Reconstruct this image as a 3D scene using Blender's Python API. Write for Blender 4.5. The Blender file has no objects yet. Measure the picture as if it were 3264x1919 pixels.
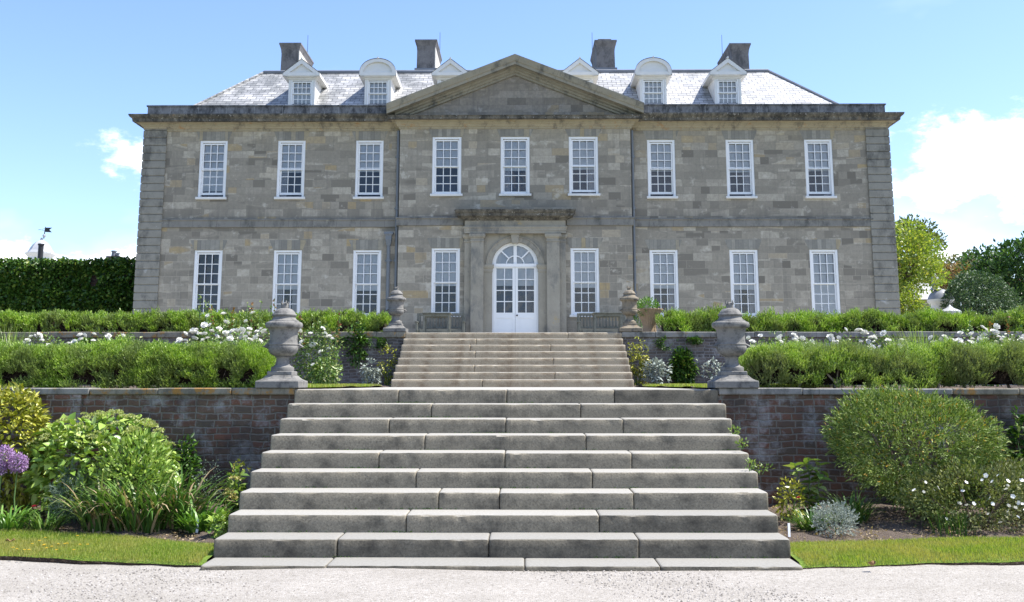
import bpy, bmesh, math, random
import numpy as np
from mathutils import Vector, Matrix
from mathutils.noise import noise as mnoise
PI = math.pi
TZ_H = 2.93     # the house's own origin stands on the terrace
SUN_STRENGTH, SKY_STRENGTH, EXPOSURE = 5.0, .13, .95
R = math.radians
random.seed(7)
rng = np.random.default_rng(11)
C = bpy.context.scene.collection

# ------------------------------------------------------------------ survey helper
# eye point of the photograph; at() gives the real position of a photographed point that stands at distance Y
F_, CX_, CY_, TH_, YAW_, X0_, ZE_ = 3200, 1632, 695, .1635, .009, .19, 1.67
def ray(px, py):
    px *= 1.2952; py *= 1.2952
    xr = (px-CX_)/F_; v = -(py-CY_)/F_
    yr = math.cos(TH_)-v*math.sin(TH_); z = math.sin(TH_)+v*math.cos(TH_)
    return Vector((xr*math.cos(YAW_)-yr*math.sin(YAW_), xr*math.sin(YAW_)+yr*math.cos(YAW_), z))
def at(px, py, Y):
    d = ray(px, py); k = Y/d.y
    return Vector((X0_+d.x*k, Y, ZE_+d.z*k))

# ------------------------------------------------------------------ materials
def new_mat(name):
    m = bpy.data.materials.new(name); m.use_nodes = True
    nt = m.node_tree; nt.nodes.clear()
    return m, nt
class NT:
    def __init__(s, nt): s.nt = nt; s.N = nt.nodes; s.L = nt.links
    def add(s, t, **kw):
        n = s.N.new(t)
        for k, v in kw.items():
            if k.startswith('i_'):
                key = k[2:].replace('_', ' ')
                n.inputs[key].default_value = v
            else: setattr(n, k, v)
        return n
    def link(s, a, b): s.L.new(a, b)
    def val(s, a, sock):
        if hasattr(a, 'is_linked') or isinstance(a, bpy.types.NodeSocket): s.link(a, sock)
        else: sock.default_value = a
    def math(s, op, a, b=0.0, clamp=False):
        n = s.add('ShaderNodeMath', operation=op, use_clamp=clamp)
        s.val(a, n.inputs[0]); s.val(b, n.inputs[1])
        return n.outputs[0]
    def ramp(s, fac, stops, interp='LINEAR'):
        n = s.add('ShaderNodeValToRGB'); cr = n.color_ramp; cr.interpolation = interp
        while len(cr.elements) < len(stops): cr.elements.new(.5)
        for e, (p, c) in zip(cr.elements, stops):
            e.position = p
            e.color = (c, c, c, 1) if isinstance(c, (int, float)) else (*c, 1)
        s.val(fac, n.inputs[0]); return n.outputs[0]
    def mix(s, fac, a, b, mode='MIX'):
        n = s.add('ShaderNodeMix', data_type='RGBA', blend_type=mode)
        s.val(fac, n.inputs[0])
        for v, k in ((a, 6), (b, 7)):
            if isinstance(v, tuple): n.inputs[k].default_value = (*v, 1)
            else: s.link(v, n.inputs[k])
        return n.outputs[2]
    def noise(s, vec, scale, detail=3, rough=.55, out=0):
        n = s.add('ShaderNodeTexNoise', i_Scale=scale, i_Detail=detail, i_Roughness=rough)
        if vec is not None: s.link(vec, n.inputs['Vector'])
        return n.outputs[out]
    def coord(s, k='Object'): return s.add('ShaderNodeTexCoord').outputs[k]
    def mapping(s, vec, scale=(1, 1, 1), loc=(0, 0, 0), rot=(0, 0, 0)):
        n = s.add('ShaderNodeMapping'); s.link(vec, n.inputs[0])
        n.inputs['Scale'].default_value = scale; n.inputs['Location'].default_value = loc; n.inputs['Rotation'].default_value = rot
        return n.outputs[0]
    def sep(s, v): n = s.add('ShaderNodeSeparateXYZ'); s.link(v, n.inputs[0]); return n.outputs
    def comb(s, x, y, z=0.0):
        n = s.add('ShaderNodeCombineXYZ')
        for i, a in enumerate((x, y, z)): s.val(a, n.inputs[i])
        return n.outputs[0]
    def bump(s, h, strength=.3, dist=.02, normal=None):
        n = s.add('ShaderNodeBump', i_Strength=strength, i_Distance=dist); s.link(h, n.inputs['Height'])
        if normal is not None: s.link(normal, n.inputs['Normal'])
        return n.outputs[0]
    def principled(s, col, rough=.8, spec=.3, normal=None, metal=0.0):
        p = s.add('ShaderNodeBsdfPrincipled')
        if isinstance(col, tuple): p.inputs['Base Color'].default_value = (*col, 1)
        else: s.link(col, p.inputs['Base Color'])
        s.val(rough, p.inputs['Roughness']); p.inputs['Specular IOR Level'].default_value = spec
        p.inputs['Metallic'].default_value = metal
        if normal is not None: s.link(normal, p.inputs['Normal'])
        return p
    def out(s, sh):
        o = s.add('ShaderNodeOutputMaterial'); s.link(sh if isinstance(sh, bpy.types.NodeSocket) else sh.outputs[0], o.inputs[0])

def mat_simple(name, col, rough=.6, spec=.3, var=.12, scale=6, metal=0.0, bump=0.0, bscale=40):
    m, nt = new_mat(name); t = NT(nt); co = t.coord()
    f = t.noise(co, scale, 4)
    c = t.mix(f, tuple(max(0, v*(1-var)) for v in col), tuple(min(1, v*(1+var)) for v in col))
    nrm = t.bump(t.noise(co, bscale, 3), bump, .01) if bump else None
    t.out(t.principled(c, rough, spec, nrm, metal)); return m

def brick_col(t, uv, w, h, mortar, smooth=.1, offset=.5, squash=1.0, freq=2, warp=0.0, wscale=3):
    if warp:
        nz = t.noise(uv, wscale, 2, out=1)
        v = t.add('ShaderNodeVectorMath', operation='MULTIPLY_ADD')
        t.link(nz, v.inputs[0]); v.inputs[1].default_value = (warp, warp, 0); t.link(uv, v.inputs[2]); uv = v.outputs[0]
    b = t.add('ShaderNodeTexBrick', offset=offset, squash=squash, squash_frequency=freq)
    t.link(uv, b.inputs['Vector'])
    b.inputs['Color1'].default_value = (0, 0, 0, 1); b.inputs['Color2'].default_value = (1, 1, 1, 1); b.inputs['Mortar'].default_value = (.5, .5, .5, 1)
    for k, v in (('Scale', 1.0), ('Mortar Size', mortar), ('Mortar Smooth', smooth), ('Bias', 0.0), ('Brick Width', w), ('Row Height', h)): b.inputs[k].default_value = v
    return b.outputs['Color'], b.outputs['Fac']

def facade_uv(t, ky=1.0):
    x, y, z = t.sep(t.coord()); return t.comb(t.math('ADD', x, t.math('MULTIPLY', y, ky)), z)

def mat_ashlar(name, h=.25, w=.40, light=1.19, warm=1.08):
    m, nt = new_mat(name); t = NT(nt); co = t.coord(); uv = facade_uv(t)
    rnd, fac = brick_col(t, uv, w, h, .0045, .15, .43, .72, 2, .012, 1.5)
    rnd2, fac2 = brick_col(t, t.mapping(uv, loc=(.31, 0, 0)), w*1.55, h, .0035, .15, .37, 1.35, 3, .012, 1.5)
    pick = t.ramp(t.noise(t.mapping(uv, scale=(.25, 1.4, 1)), 1.1, 1), [(.47, 0.0), (.53, 1.0)])
    rnd = t.mix(pick, rnd, rnd2); fac = t.mix(pick, fac, fac2)
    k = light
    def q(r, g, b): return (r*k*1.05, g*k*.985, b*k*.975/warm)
    c = t.ramp(rnd, [(0, q(.135, .128, .112)), (.15, q(.215, .205, .178)), (.38, q(.30, .285, .245)), (.55, q(.235, .225, .195)), (.72, q(.35, .332, .288)), (.86, q(.44, .42, .365)), (.93, q(.33, .285, .205)), (1, q(.37, .295, .165))])
    big = t.noise(co, .55, 5, .6)
    c = t.mix(t.ramp(big, [(.38, 0.0), (.72, .6)]), c, t.mix(.5, c, q(.18, .175, .16)))
    hz = t.sep(co)[2]; hz = t.math('ADD', hz, TZ_H)
    nz_ = t.noise(t.mapping(co, scale=(2.2, 2.2, .5)), 1.5, 5, .65)
    c = t.mix(t.math('MULTIPLY', t.ramp(t.math('MULTIPLY', hz, .1), [(.935, 0.0), (1.0, .8)]), t.ramp(nz_, [(.3, .2), (.6, 1.0)])), c, t.mix(.5, c, q(.43, .39, .29)))
    c = t.mix(t.math('MULTIPLY', t.ramp(t.math('MULTIPLY', hz, .1), [(.69, 0.0), (.705, .75), (.775, 0.0)]), t.ramp(nz_, [(.35, 0.0), (.6, 1.0)])), c, q(.135, .13, .12))
    sm = t.noise(co, 10, 7, .75)
    c = t.mix(t.ramp(sm, [(.36, .0), (.70, .6)]), c, q(.15, .145, .13))
    # limewash patches and rain streaks worn into the face
    pat = t.noise(t.mapping(co, scale=(1, 1, 1.2)), 2.3, 5, .68)
    c = t.mix(t.ramp(pat, [(.58, 0.0), (.68, .6)]), c, q(.46, .45, .41))
    st = t.noise(t.mapping(co, scale=(3.2, 3.2, .25)), 1.6, 4, .6)
    c = t.mix(t.ramp(st, [(.55, 0.0), (.78, .55)]), c, q(.13, .128, .118))
    c = t.mix(t.math('MULTIPLY', fac, .6), c, t.mix(t.ramp(t.math('ADD', t.math('MULTIPLY', hz, .1), t.math('MULTIPLY', nz_, .15)), [(.66, 1.0), (.76, 0.0)]), q(.17, .162, .145), q(.42, .40, .35)))
    hgt = t.math('SUBTRACT', t.math('MULTIPLY', t.noise(co, 22, 4), .35), fac)
    t.out(t.principled(c, .9, .2, t.bump(hgt, .35, .012))); return m

def mat_weathered(name, base, dark, lichen, darkamt=.5, lich=.5, scale=2.0, rough=.9, joint=0.0, vertical=True, bstr=.3, jcol=None, flecks=0.0):
    m, nt = new_mat(name); t = NT(nt); co = t.coord()
    f = t.noise(co, scale*3, 6, .65)
    c = t.mix(f, tuple(v*.72 for v in base), tuple(min(1, v*1.22) for v in base))
    d = t.noise(t.mapping(co, scale=(1, 1, .55 if vertical else 1)), scale*1.7, 7, .72)
    c = t.mix(t.ramp(d, [(.62-darkamt*.28, 0.0), (.70-darkamt*.12, .92)]), c, dark)
    l = t.noise(t.mapping(co, loc=(7.3, 2.1, 4.4)), scale*2.2, 6, .7)
    c = t.mix(t.ramp(l, [(.66-lich*.1, 0.0), (.74-lich*.1, .85)]), c, lichen)
    sp = t.noise(co, 38, 3, .6)
    c = t.mix(t.ramp(sp, [(.58, 0.0), (.75, .4)]), c, tuple(v*.35 for v in base))
    if flecks: c = t.mix(t.ramp(t.noise(t.mapping(co, loc=(1, 5, 2)), 14, 4, .7), [(.60, 0.0), (.66, flecks)]), c, (.40, .39, .36))
    h = t.noise(co, 26, 5, .7)
    if joint:
        x, y, z = t.sep(co)
        _, fac = brick_col(t, t.comb(t.math('ADD', x, y), 5.0), joint, 50., .005, .1)
        c = t.mix(t.math('MULTIPLY', fac, .8 if jcol else .6), c, jcol or tuple(v*.3 for v in base)); h = t.math('SUBTRACT', h, fac)
    t.out(t.principled(c, rough, .2, t.bump(h, bstr, .015))); return m

def mat_slate():
    m, nt = new_mat('roof_slate'); t = NT(nt); co = t.coord()
    x, y, z = t.sep(co)
    rnd, fac = brick_col(t, t.comb(t.math('ADD', x, t.math('MULTIPLY', y, .0)), t.math('MULTIPLY', z, 1.0)), .32, .135, .013, .25, .5, 1, 2, .04, 4)
    c = t.ramp(rnd, [(0, (.30, .30, .30)), (.5, (.42, .415, .405)), (1, (.56, .55, .53))])
    big = t.noise(t.mapping(co, scale=(1, 1, .7)), 1.1, 6, .7)
    wear_light = t.math('ADD', big, t.math('MULTIPLY', x, -.008))  # weathering, thinned to the right: sun sheen put into the colour
    c = t.mix(t.ramp(wear_light, [(.47, 0.0), (.64, .85)]), c, (.14, .145, .14))
    sm = t.noise(co, 11, 4, .7)
    c = t.mix(t.ramp(sm, [(.52, 0.0), (.72, .5)]), c, (.22, .22, .22))
    c = t.mix(t.math('MULTIPLY', fac, .85), c, (.07, .07, .075))
    h = t.math('SUBTRACT', t.math('MULTIPLY', rnd, .5), fac)
    t.out(t.principled(c, .48, .4, t.bump(h, .6, .02))); return m

def mat_granite(name, base, stain_shade, stain_shade_amt=.4, wear_light=1.0):
    m, nt = new_mat(name); t = NT(nt); co = t.coord()
    c = t.mix(t.noise(co, 2.2, 4), tuple(v*.82 for v in base), tuple(v*1.15 for v in base))
    sp = t.noise(co, 46, 3, .75)
    c = t.mix(t.ramp(sp, [(.38, .5), (.46, 0.0)]), c, tuple(v*.42 for v in base))
    c = t.mix(t.ramp(sp, [(.55, 0.0), (.66, .5)]), c, tuple(min(1, v*1.6) for v in base))
    pits = t.noise(t.mapping(co, loc=(3, 8, 1)), 17, 6, .8)
    c = t.mix(t.ramp(pits, [(.60, 0.0), (.68, .75)]), c, tuple(v*.3 for v in base))
    c = t.mix(t.ramp(t.sep(t.add('ShaderNodeNewGeometry').outputs['Normal'])[2], [(.6, 0.0), (.95, .8)]), c, t.mix(t.noise(co, 30, 4, .7), (.225*wear_light, .215*wear_light, .19*wear_light), (.40*wear_light, .39*wear_light, .36*wear_light)))  # upward faces paler: tread wear, plus sunlight put into the colour
    # algae stains kept to upright faces, so riser shade sits in the colour
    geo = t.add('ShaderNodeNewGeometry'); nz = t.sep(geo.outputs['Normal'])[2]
    upr_shade = t.ramp(nz, [(.25, 1.0), (.7, .0)])
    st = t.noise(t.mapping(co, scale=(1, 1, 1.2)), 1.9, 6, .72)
    am = t.math('MULTIPLY', t.ramp(st, [(.58-stain_shade_amt*.2, 0.0), (.76-stain_shade_amt*.15, .85)]), upr_shade)
    c = t.mix(am, c, stain_shade)
    h = t.noise(co, 55, 4, .7)
    t.out(t.principled(c, .85, .25, t.bump(h, .45, .008))); return m

def mat_brick(name, cols, mortar, white=.4, dark=.35, w=.24, h=.088):
    m, nt = new_mat(name); t = NT(nt); co = t.coord(); uv = facade_uv(t)
    rnd, fac = brick_col(t, uv, w, h, .017, 1.0, .5, .62, 2, .06, 4.2)
    c = t.ramp(rnd, [(i/(len(cols)-1), q) for i, q in enumerate(cols)])
    c = t.mix(t.noise(co, 13, 5, .7), c, t.mix(.5, c, (.06, .05, .05)))
    c = t.mix(fac, c, mortar)
    wh = t.noise(t.mapping(co, scale=(1, 1, 1.1)), 2.1, 7, .75)
    c = t.mix(t.ramp(wh, [(.60-white*.12, 0.0), (.74-white*.1, .8)]), c, (.36, .36, .35))
    dk = t.noise(t.mapping(co, loc=(3, 1, 9)), 1.3, 6, .65)
    c = t.mix(t.ramp(dk, [(.52-dark*.1, 0.0), (.72-dark*.1, .8)]), c, (.045, .043, .045))
    hgt = t.math('SUBTRACT', t.math('MULTIPLY', t.noise(co, 40, 4), .5), fac)
    t.out(t.principled(c, .92, .15, t.bump(hgt, .6, .02))); return m

def mat_leaf(name, stops, trans=.3, rough=.45, clump=1.5, clumpcol=None, spec=.35, tcol=None):
    m, nt = new_mat(name); t = NT(nt)
    g = t.add('ShaderNodeNewGeometry'); r = g.outputs['Random Per Island']
    c = t.ramp(r, stops)
    if clumpcol:
        n = t.noise(t.coord(), clump, 2)
        c = t.mix(t.ramp(n, [(.40, 0.0), (.62, .75)]), c, clumpcol)
    p = t.principled(c, rough, spec)
    tr = t.add('ShaderNodeBsdfTranslucent')
    bright = t.mix(1.0, c, tcol or (1.25, 1.3, .55), 'MULTIPLY')
    t.link(bright, tr.inputs[0])
    ms = t.add('ShaderNodeMixShader'); ms.inputs[0].default_value = trans
    t.link(p.outputs[0], ms.inputs[1]); t.link(tr.outputs[0], ms.inputs[2])
    t.out(ms.outputs[0]); return m

def mat_glass():
    m, nt = new_mat('window_glass'); t = NT(nt)
    fr = t.add('ShaderNodeFresnel'); fr.inputs[0].default_value = 1.5
    nb = t.bump(t.noise(t.coord(), 3.5, 2), .25, .03)
    gl = t.add('ShaderNodeBsdfGlossy'); gl.inputs['Roughness'].default_value = .02; t.link(nb, gl.inputs['Normal'])
    tp = t.add('ShaderNodeBsdfTransparent'); tp.inputs[0].default_value = (.86, .9, .92, 1)
    ms = t.add('ShaderNodeMixShader'); t.link(t.math('MULTIPLY', fr.outputs[0], 1.6, True), ms.inputs[0])
    t.link(tp.outputs[0], ms.inputs[1]); t.link(gl.outputs[0], ms.inputs[2]); t.out(ms.outputs[0]); return m

def mat_gravel():
    m, nt = new_mat('gravel'); t = NT(nt); co = t.coord()
    v = t.add('ShaderNodeTexVoronoi', i_Scale=62.0); t.link(co, v.inputs['Vector'])
    cx = t.sep(v.outputs['Color'])[0]
    c = t.ramp(cx, [(0, (.15, .136, .116)), (.08, (.262, .240, .210)), (.4, (.306, .282, .250)), (.75, (.335, .310, .276)), (1, (.39, .367, .335))])
    n = t.noise(co, 1.1, 5, .6)
    c = t.mix(t.ramp(n, [(.35, .35), (.65, 0.0)]), c, (.20, .182, .158))
    c = t.mix(t.ramp(t.noise(t.mapping(co, scale=(.35, 1.6, 1)), 1.4, 4, .6), [(.5, 0.0), (.7, .35)]), c, (.21, .19, .16))
    c = t.mix(t.ramp(t.noise(co, 30, 3, .6), [(.63, 0.0), (.72, .5)]), c, (.12, .11, .095))
    h = t.math('ADD', t.math('MULTIPLY', v.outputs['Distance'], -1.0), t.math('MULTIPLY', t.noise(co, 18, 3), .8))
    t.out(t.principled(c, .9, .2, t.bump(h, .55, .012))); return m

def mat_soil(name='garden_soil', a=(.10, .075, .06), b=(.21, .17, .14)):
    m, nt = new_mat(name); t = NT(nt); co = t.coord()
    c = t.mix(t.noise(co, 24, 6, .75), a, b)
    c = t.mix(t.ramp(t.noise(co, 60, 3, .6), [(.6, 0.0), (.68, .7)]), c, (.36, .31, .26))
    t.out(t.principled(c, .95, .1, t.bump(t.noise(co, 30, 6, .8), 1.0, .05))); return m

def mat_lawn(name, a, b, c3):
    m, nt = new_mat(name); t = NT(nt); co = t.coord()
    c = t.mix(t.ramp(t.noise(co, 1.6, 4), [(.35, 0.0), (.65, 1.0)]), a, b)
    c = t.mix(t.ramp(t.noise(co, 3.1, 5, .6), [(.55, 0.0), (.72, .8)]), c, c3)
    c = t.mix(t.ramp(t.noise(co, 90, 3), [(.35, .55), (.6, 0.0)]), c, (.03, .04, .012))
    t.out(t.principled(c, .95, .1, t.bump(t.noise(co, 80, 4), .8, .03))); return m

M = {}
M['ashlar'] = mat_ashlar('ashlar_stone')
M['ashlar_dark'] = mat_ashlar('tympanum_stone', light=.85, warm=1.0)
M['trim'] = mat_weathered('weathered_cornice', (.21, .19, .15), (.04, .04, .038), (.30, .20, .12), .85, .35, 1.9, joint=.9, flecks=.8, bstr=.6)
M['bed'] = mat_weathered('ochre_moulding', (.38, .33, .23), (.16, .14, .11), (.38, .23, .11), .35, .6, 1.5, joint=.9)
M['rake'] = mat_weathered('raking_cornice_stone', (.30, .275, .215), (.10, .10, .09), (.33, .26, .15), .35, .5, 1.2, joint=1.3)
M['parapet'] = mat_weathered('parapet_stone', (.22, .22, .225), (.05, .052, .056), (.38, .38, .37), .7, .1, 2.2, joint=.95, jcol=(.42, .42, .42), flecks=.4)
M['string'] = mat_weathered('string_course_stone', (.235, .225, .20), (.10, .10, .092), (.34, .32, .27), .45, .4, 1.2, joint=.8)
M['quoin'] = mat_weathered('quoin_stone', (.275, .26, .22), (.125, .12, .105), (.42, .41, .38), .4, .4, 1.3)
M['door_stone'] = mat_weathered('doorcase_stone', (.34, .31, .25), (.17, .165, .15), (.40, .31, .17), .4, .35, .9)
M['door_cornice'] = mat_weathered('doorcase_cornice_stone', (.17, .155, .125), (.035, .034, .032), (.30, .24, .17), .8, .3, 2.4, flecks=.85, bstr=.6)
M['voussoir'] = mat_weathered('voussoir_stone', (.27, .255, .22), (.17, .165, .15), (.34, .27, .15), .4, .3, 1.3)
M['chimney'] = mat_weathered('chimney_stone', (.20, .185, .178), (.085, .082, .082), (.30, .29, .27), .55, .2, 1.8, flecks=.25)
M['render'] = mat_weathered('chimney_sunlit_tone', (.60, .56, .50), (.30, .28, .25), (.66, .64, .60), .2, .3, 1.4)  # pale colour carries the sunlight on the chimneys' bright flanks
M['slate'] = mat_slate()
M['lead'] = mat_simple('lead_sheet', (.17, .18, .20), .5, .4, .3, 3)
M['lead_light'] = mat_simple('weathered_lead', (.38, .385, .40), .45, .4, .25, 2.5)
M['lead_grey'] = mat_simple('grey_lead', (.24, .25, .265), .5, .4, .25, 2.5)
M['white'] = mat_simple('white_gloss_paint', (.80, .80, .79), .35, .4, .04, 3)
M['white_worn'] = mat_simple('worn_white_paint', (.70, .69, .66), .5, .35, .12, 5)
M['glass'] = mat_glass()
M['blind'] = mat_simple('linen_blind', (.58, .58, .61), .9, .1, .06, 4)
M['curtain'] = mat_simple('faded_curtain', (.34, .33, .36), .9, .1, .2, 5)
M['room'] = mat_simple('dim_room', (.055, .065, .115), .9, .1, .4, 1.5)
M['pipe'] = mat_simple('grey_painted_iron', (.16, .175, .19), .45, .4, .15, 4)
M['iron'] = mat_simple('black_iron', (.02, .02, .022), .5, .4, .2, 5)
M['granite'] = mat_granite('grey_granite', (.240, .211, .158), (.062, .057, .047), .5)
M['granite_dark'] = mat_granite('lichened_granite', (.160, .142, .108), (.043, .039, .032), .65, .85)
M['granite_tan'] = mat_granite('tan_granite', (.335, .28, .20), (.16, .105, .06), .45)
M['brick_red'] = mat_brick('old_red_brick', [(.115, .078, .052), (.165, .09, .058), (.088, .07, .054), (.21, .09, .054), (.115, .09, .066), (.155, .10, .068), (.175, .09, .056)], (.195, .18, .15), .85, .5)
M['brick_grey'] = mat_brick('weathered_grey_brick', [(.12, .105, .095), (.17, .14, .12), (.09, .085, .08), (.20, .17, .15), (.14, .125, .12)], (.23, .22, .21), .6, .35, .24, .075)
M['brick_far'] = mat_brick('shaded_red_brick', [(.09, .05, .04), (.12, .06, .045), (.07, .045, .04)], (.12, .11, .10), .1, .1)
M['coping'] = mat_weathered('lichened_coping', (.235, .215, .17), (.10, .095, .075), (.31, .165, .04), .55, 1.25, 2.6, joint=.75)
M['coping_grey'] = mat_weathered('grey_coping', (.26, .25, .23), (.09, .09, .08), (.34, .25, .11), .5, .35, 1.9, joint=.75)
M['urn'] = mat_weathered('urn_stone', (.205, .197, .182), (.075, .074, .072), (.33, .30, .24), .5, .35, 4.0, vertical=False)
M['urn_warm'] = mat_weathered('warm_urn_stone', (.23, .195, .145), (.08, .075, .07), (.34, .22, .10), .45, .55, 4.0, vertical=False)
M['wood'] = mat_weathered('silvered_teak', (.16, .162, .138), (.06, .065, .052), (.22, .23, .165), .4, .3, 5.0)
M['terracotta'] = mat_simple('terracotta', (.30, .215, .14), .85, .2, .25, 6)
M['soil'] = mat_soil()
M['soil_dark'] = mat_soil('cut_turf_soil', (.05, .036, .028), (.10, .075, .055))
M['gravel'] = mat_gravel()
M['lawn'] = mat_lawn('lawn_turf', (.12, .20, .03), (.18, .27, .045), (.28, .26, .09))
M['field'] = mat_lawn('rough_grass', (.06, .10, .025), (.09, .12, .03), (.12, .12, .05))
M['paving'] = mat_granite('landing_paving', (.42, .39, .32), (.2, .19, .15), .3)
M['bark'] = mat_simple('bark', (.10, .075, .055), .9, .1, .4, 8, bump=.6)
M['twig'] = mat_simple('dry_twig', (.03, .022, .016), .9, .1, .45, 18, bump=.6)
M['stem_pale'] = mat_simple('pale_stem', (.34, .28, .21), .85, .15, .35, 12)
M['stem_green'] = mat_simple('green_stem', (.10, .17, .05), .6, .3, .2, 8)
M['l_hedge'] = mat_leaf('hedge_leaf', [(0, (.09, .19, .014)), (.4, (.23, .39, .035)), (.8, (.41, .56, .09)), (1, (.53, .62, .25))], .22, .36, 2.2, (.15, .19, .075))
M['l_hedge2'] = mat_leaf('grey_hedge_leaf', [(0, (.11, .21, .02)), (.4, (.27, .41, .05)), (.8, (.45, .57, .13)), (1, (.55, .62, .29))], .22, .36, 1.7, (.18, .20, .10))
M['l_gold'] = mat_leaf('golden_leaf', [(0, (.12, .15, .015)), (.4, (.26, .28, .03)), (.8, (.42, .40, .06)), (1, (.50, .47, .16))], .13, .36)
M['l_lime'] = mat_leaf('lime_leaf', [(0, (.09, .17, .025)), (.4, (.20, .32, .05)), (.8, (.34, .45, .09)), (1, (.42, .50, .17))], .13, .36)
M['l_rose'] = mat_leaf('rose_leaf', [(0, (.05, .10, .02)), (.5, (.11, .19, .04)), (.85, (.22, .29, .08)), (1, (.33, .34, .15))], .13, .36)
M['l_shoot'] = mat_leaf('red_shoot_leaf', [(0, (.16, .05, .025)), (.5, (.22, .10, .035)), (1, (.25, .18, .05))], .3, .4)
M['l_strap'] = mat_leaf('strap_leaf', [(0, (.04, .10, .018)), (.5, (.085, .17, .03)), (.8, (.15, .24, .055)), (1, (.30, .30, .14))], .22, .36)
M['l_strap_bright'] = mat_leaf('bright_strap_leaf', [(0, (.06, .15, .02)), (.5, (.11, .24, .035)), (1, (.22, .35, .09))], .22, .36)
M['l_dead'] = mat_leaf('dry_blade', [(0, (.24, .17, .09)), (1, (.42, .33, .2))], .2, .7)
M['l_silver'] = mat_leaf('silver_leaf', [(0, (.22, .26, .22)), (1, (.42, .46, .40))], .15, .7, tcol=(1, 1, .9))
M['l_lav'] = mat_leaf('grey_green_leaf', [(0, (.09, .14, .10)), (1, (.20, .26, .19))], .2, .6, tcol=(1, 1, .9))
M['l_willow'] = mat_leaf('lance_leaf', [(0, (.05, .10, .016)), (.4, (.14, .215, .035)), (.8, (.28, .36, .09)), (.965, (.38, .43, .17)), (.98, (.52, .30, .03)), (1, (.54, .32, .03))], .15, .6)
M['l_cistus'] = mat_leaf('cistus_leaf', [(0, (.06, .10, .02)), (.5, (.14, .18, .035)), (1, (.26, .28, .10))], .15, .6, 1.6, (.17, .16, .08))
M['l_leafy'] = mat_leaf('broad_leaf', [(0, (.10, .18, .035)), (.6, (.19, .28, .06)), (1, (.30, .36, .11))], .22, .36)
M['l_ivy'] = mat_leaf('creeper_leaf', [(0, (.02, .055, .010)), (.45, (.045, .11, .016)), (.8, (.09, .18, .028)), (.93, (.16, .25, .04)), (1, (.26, .31, .06))], .25, .4)
M['l_twig'] = mat_leaf('brown_twig', [(0, (.035, .024, .018)), (.6, (.085, .06, .042)), (.93, (.15, .11, .08)), (1, (.34, .27, .20))], .05, .8)
M['l_moss'] = mat_leaf('wall_weed_leaf', [(0, (.03, .07, .015)), (.5, (.055, .12, .02)), (1, (.09, .16, .035))], .3, .5)
M['l_ygtree'] = mat_leaf('yellow_green_leaf', [(0, (.10, .16, .025)), (.5, (.19, .27, .04)), (.85, (.32, .37, .06)), (1, (.38, .36, .10))], .4, .4)
M['l_dtree'] = mat_leaf('dark_tree_leaf', [(0, (.02, .05, .015)), (.5, (.04, .095, .025)), (.85, (.07, .15, .03)), (1, (.12, .20, .05))], .3, .4)
M['l_olive'] = mat_leaf('olive_tree_leaf', [(0, (.06, .08, .02)), (.5, (.10, .13, .035)), (1, (.16, .18, .06))], .3, .5)
M['l_dome'] = mat_leaf('dark_shrub_leaf', [(0, (.03, .065, .03)), (.5, (.055, .105, .045)), (1, (.11, .17, .085))], .2, .5)
M['l_brown'] = mat_leaf('copper_leaf', [(0, (.20, .11, .05)), (.5, (.27, .16, .07)), (1, (.26, .24, .10))], .3, .5)
M['l_far'] = mat_leaf('distant_leaf', [(0, (.10, .12, .07)), (1, (.20, .19, .11))], .3, .5)
M['l_grass'] = mat_leaf('grass_blade', [(0, (.13, .20, .025)), (.5, (.23, .32, .045)), (.85, (.35, .40, .08)), (1, (.47, .41, .17))], .45, .5, 1.4, (.38, .34, .11))
M['petal_white'] = mat_leaf('white_petal', [(0, (.74, .73, .68)), (1, (.82, .81, .79))], .25, .6, tcol=(1, 1, .95))
M['petal_purple'] = mat_leaf('purple_petal', [(0, (.26, .13, .30)), (.6, (.40, .23, .44)), (1, (.58, .42, .60))], .25, .5, tcol=(1, 1, 1))
M['petal_red'] = mat_leaf('red_petal', [(0, (.42, .03, .06)), (1, (.55, .06, .10))], .2, .5, tcol=(1, 1, 1))
M['petal_yellow'] = mat_leaf('yellow_petal', [(0, (.60, .42, .03)), (1, (.70, .52, .06))], .2, .5, tcol=(1, 1, 1))
M['head_lime'] = mat_leaf('lime_floret', [(0, (.28, .32, .10)), (1, (.44, .46, .2))], .3, .6)
M['head_straw'] = mat_leaf('straw_floret', [(0, (.40, .36, .14)), (1, (.52, .46, .2))], .3, .6)
M['label_white'] = mat_simple('plant_label_plastic', (.75, .76, .78), .4, .3, .03)
M['dead_leaf'] = mat_simple('dead_leaf', (.26, .16, .08), .8, .2, .3, 30)

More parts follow.
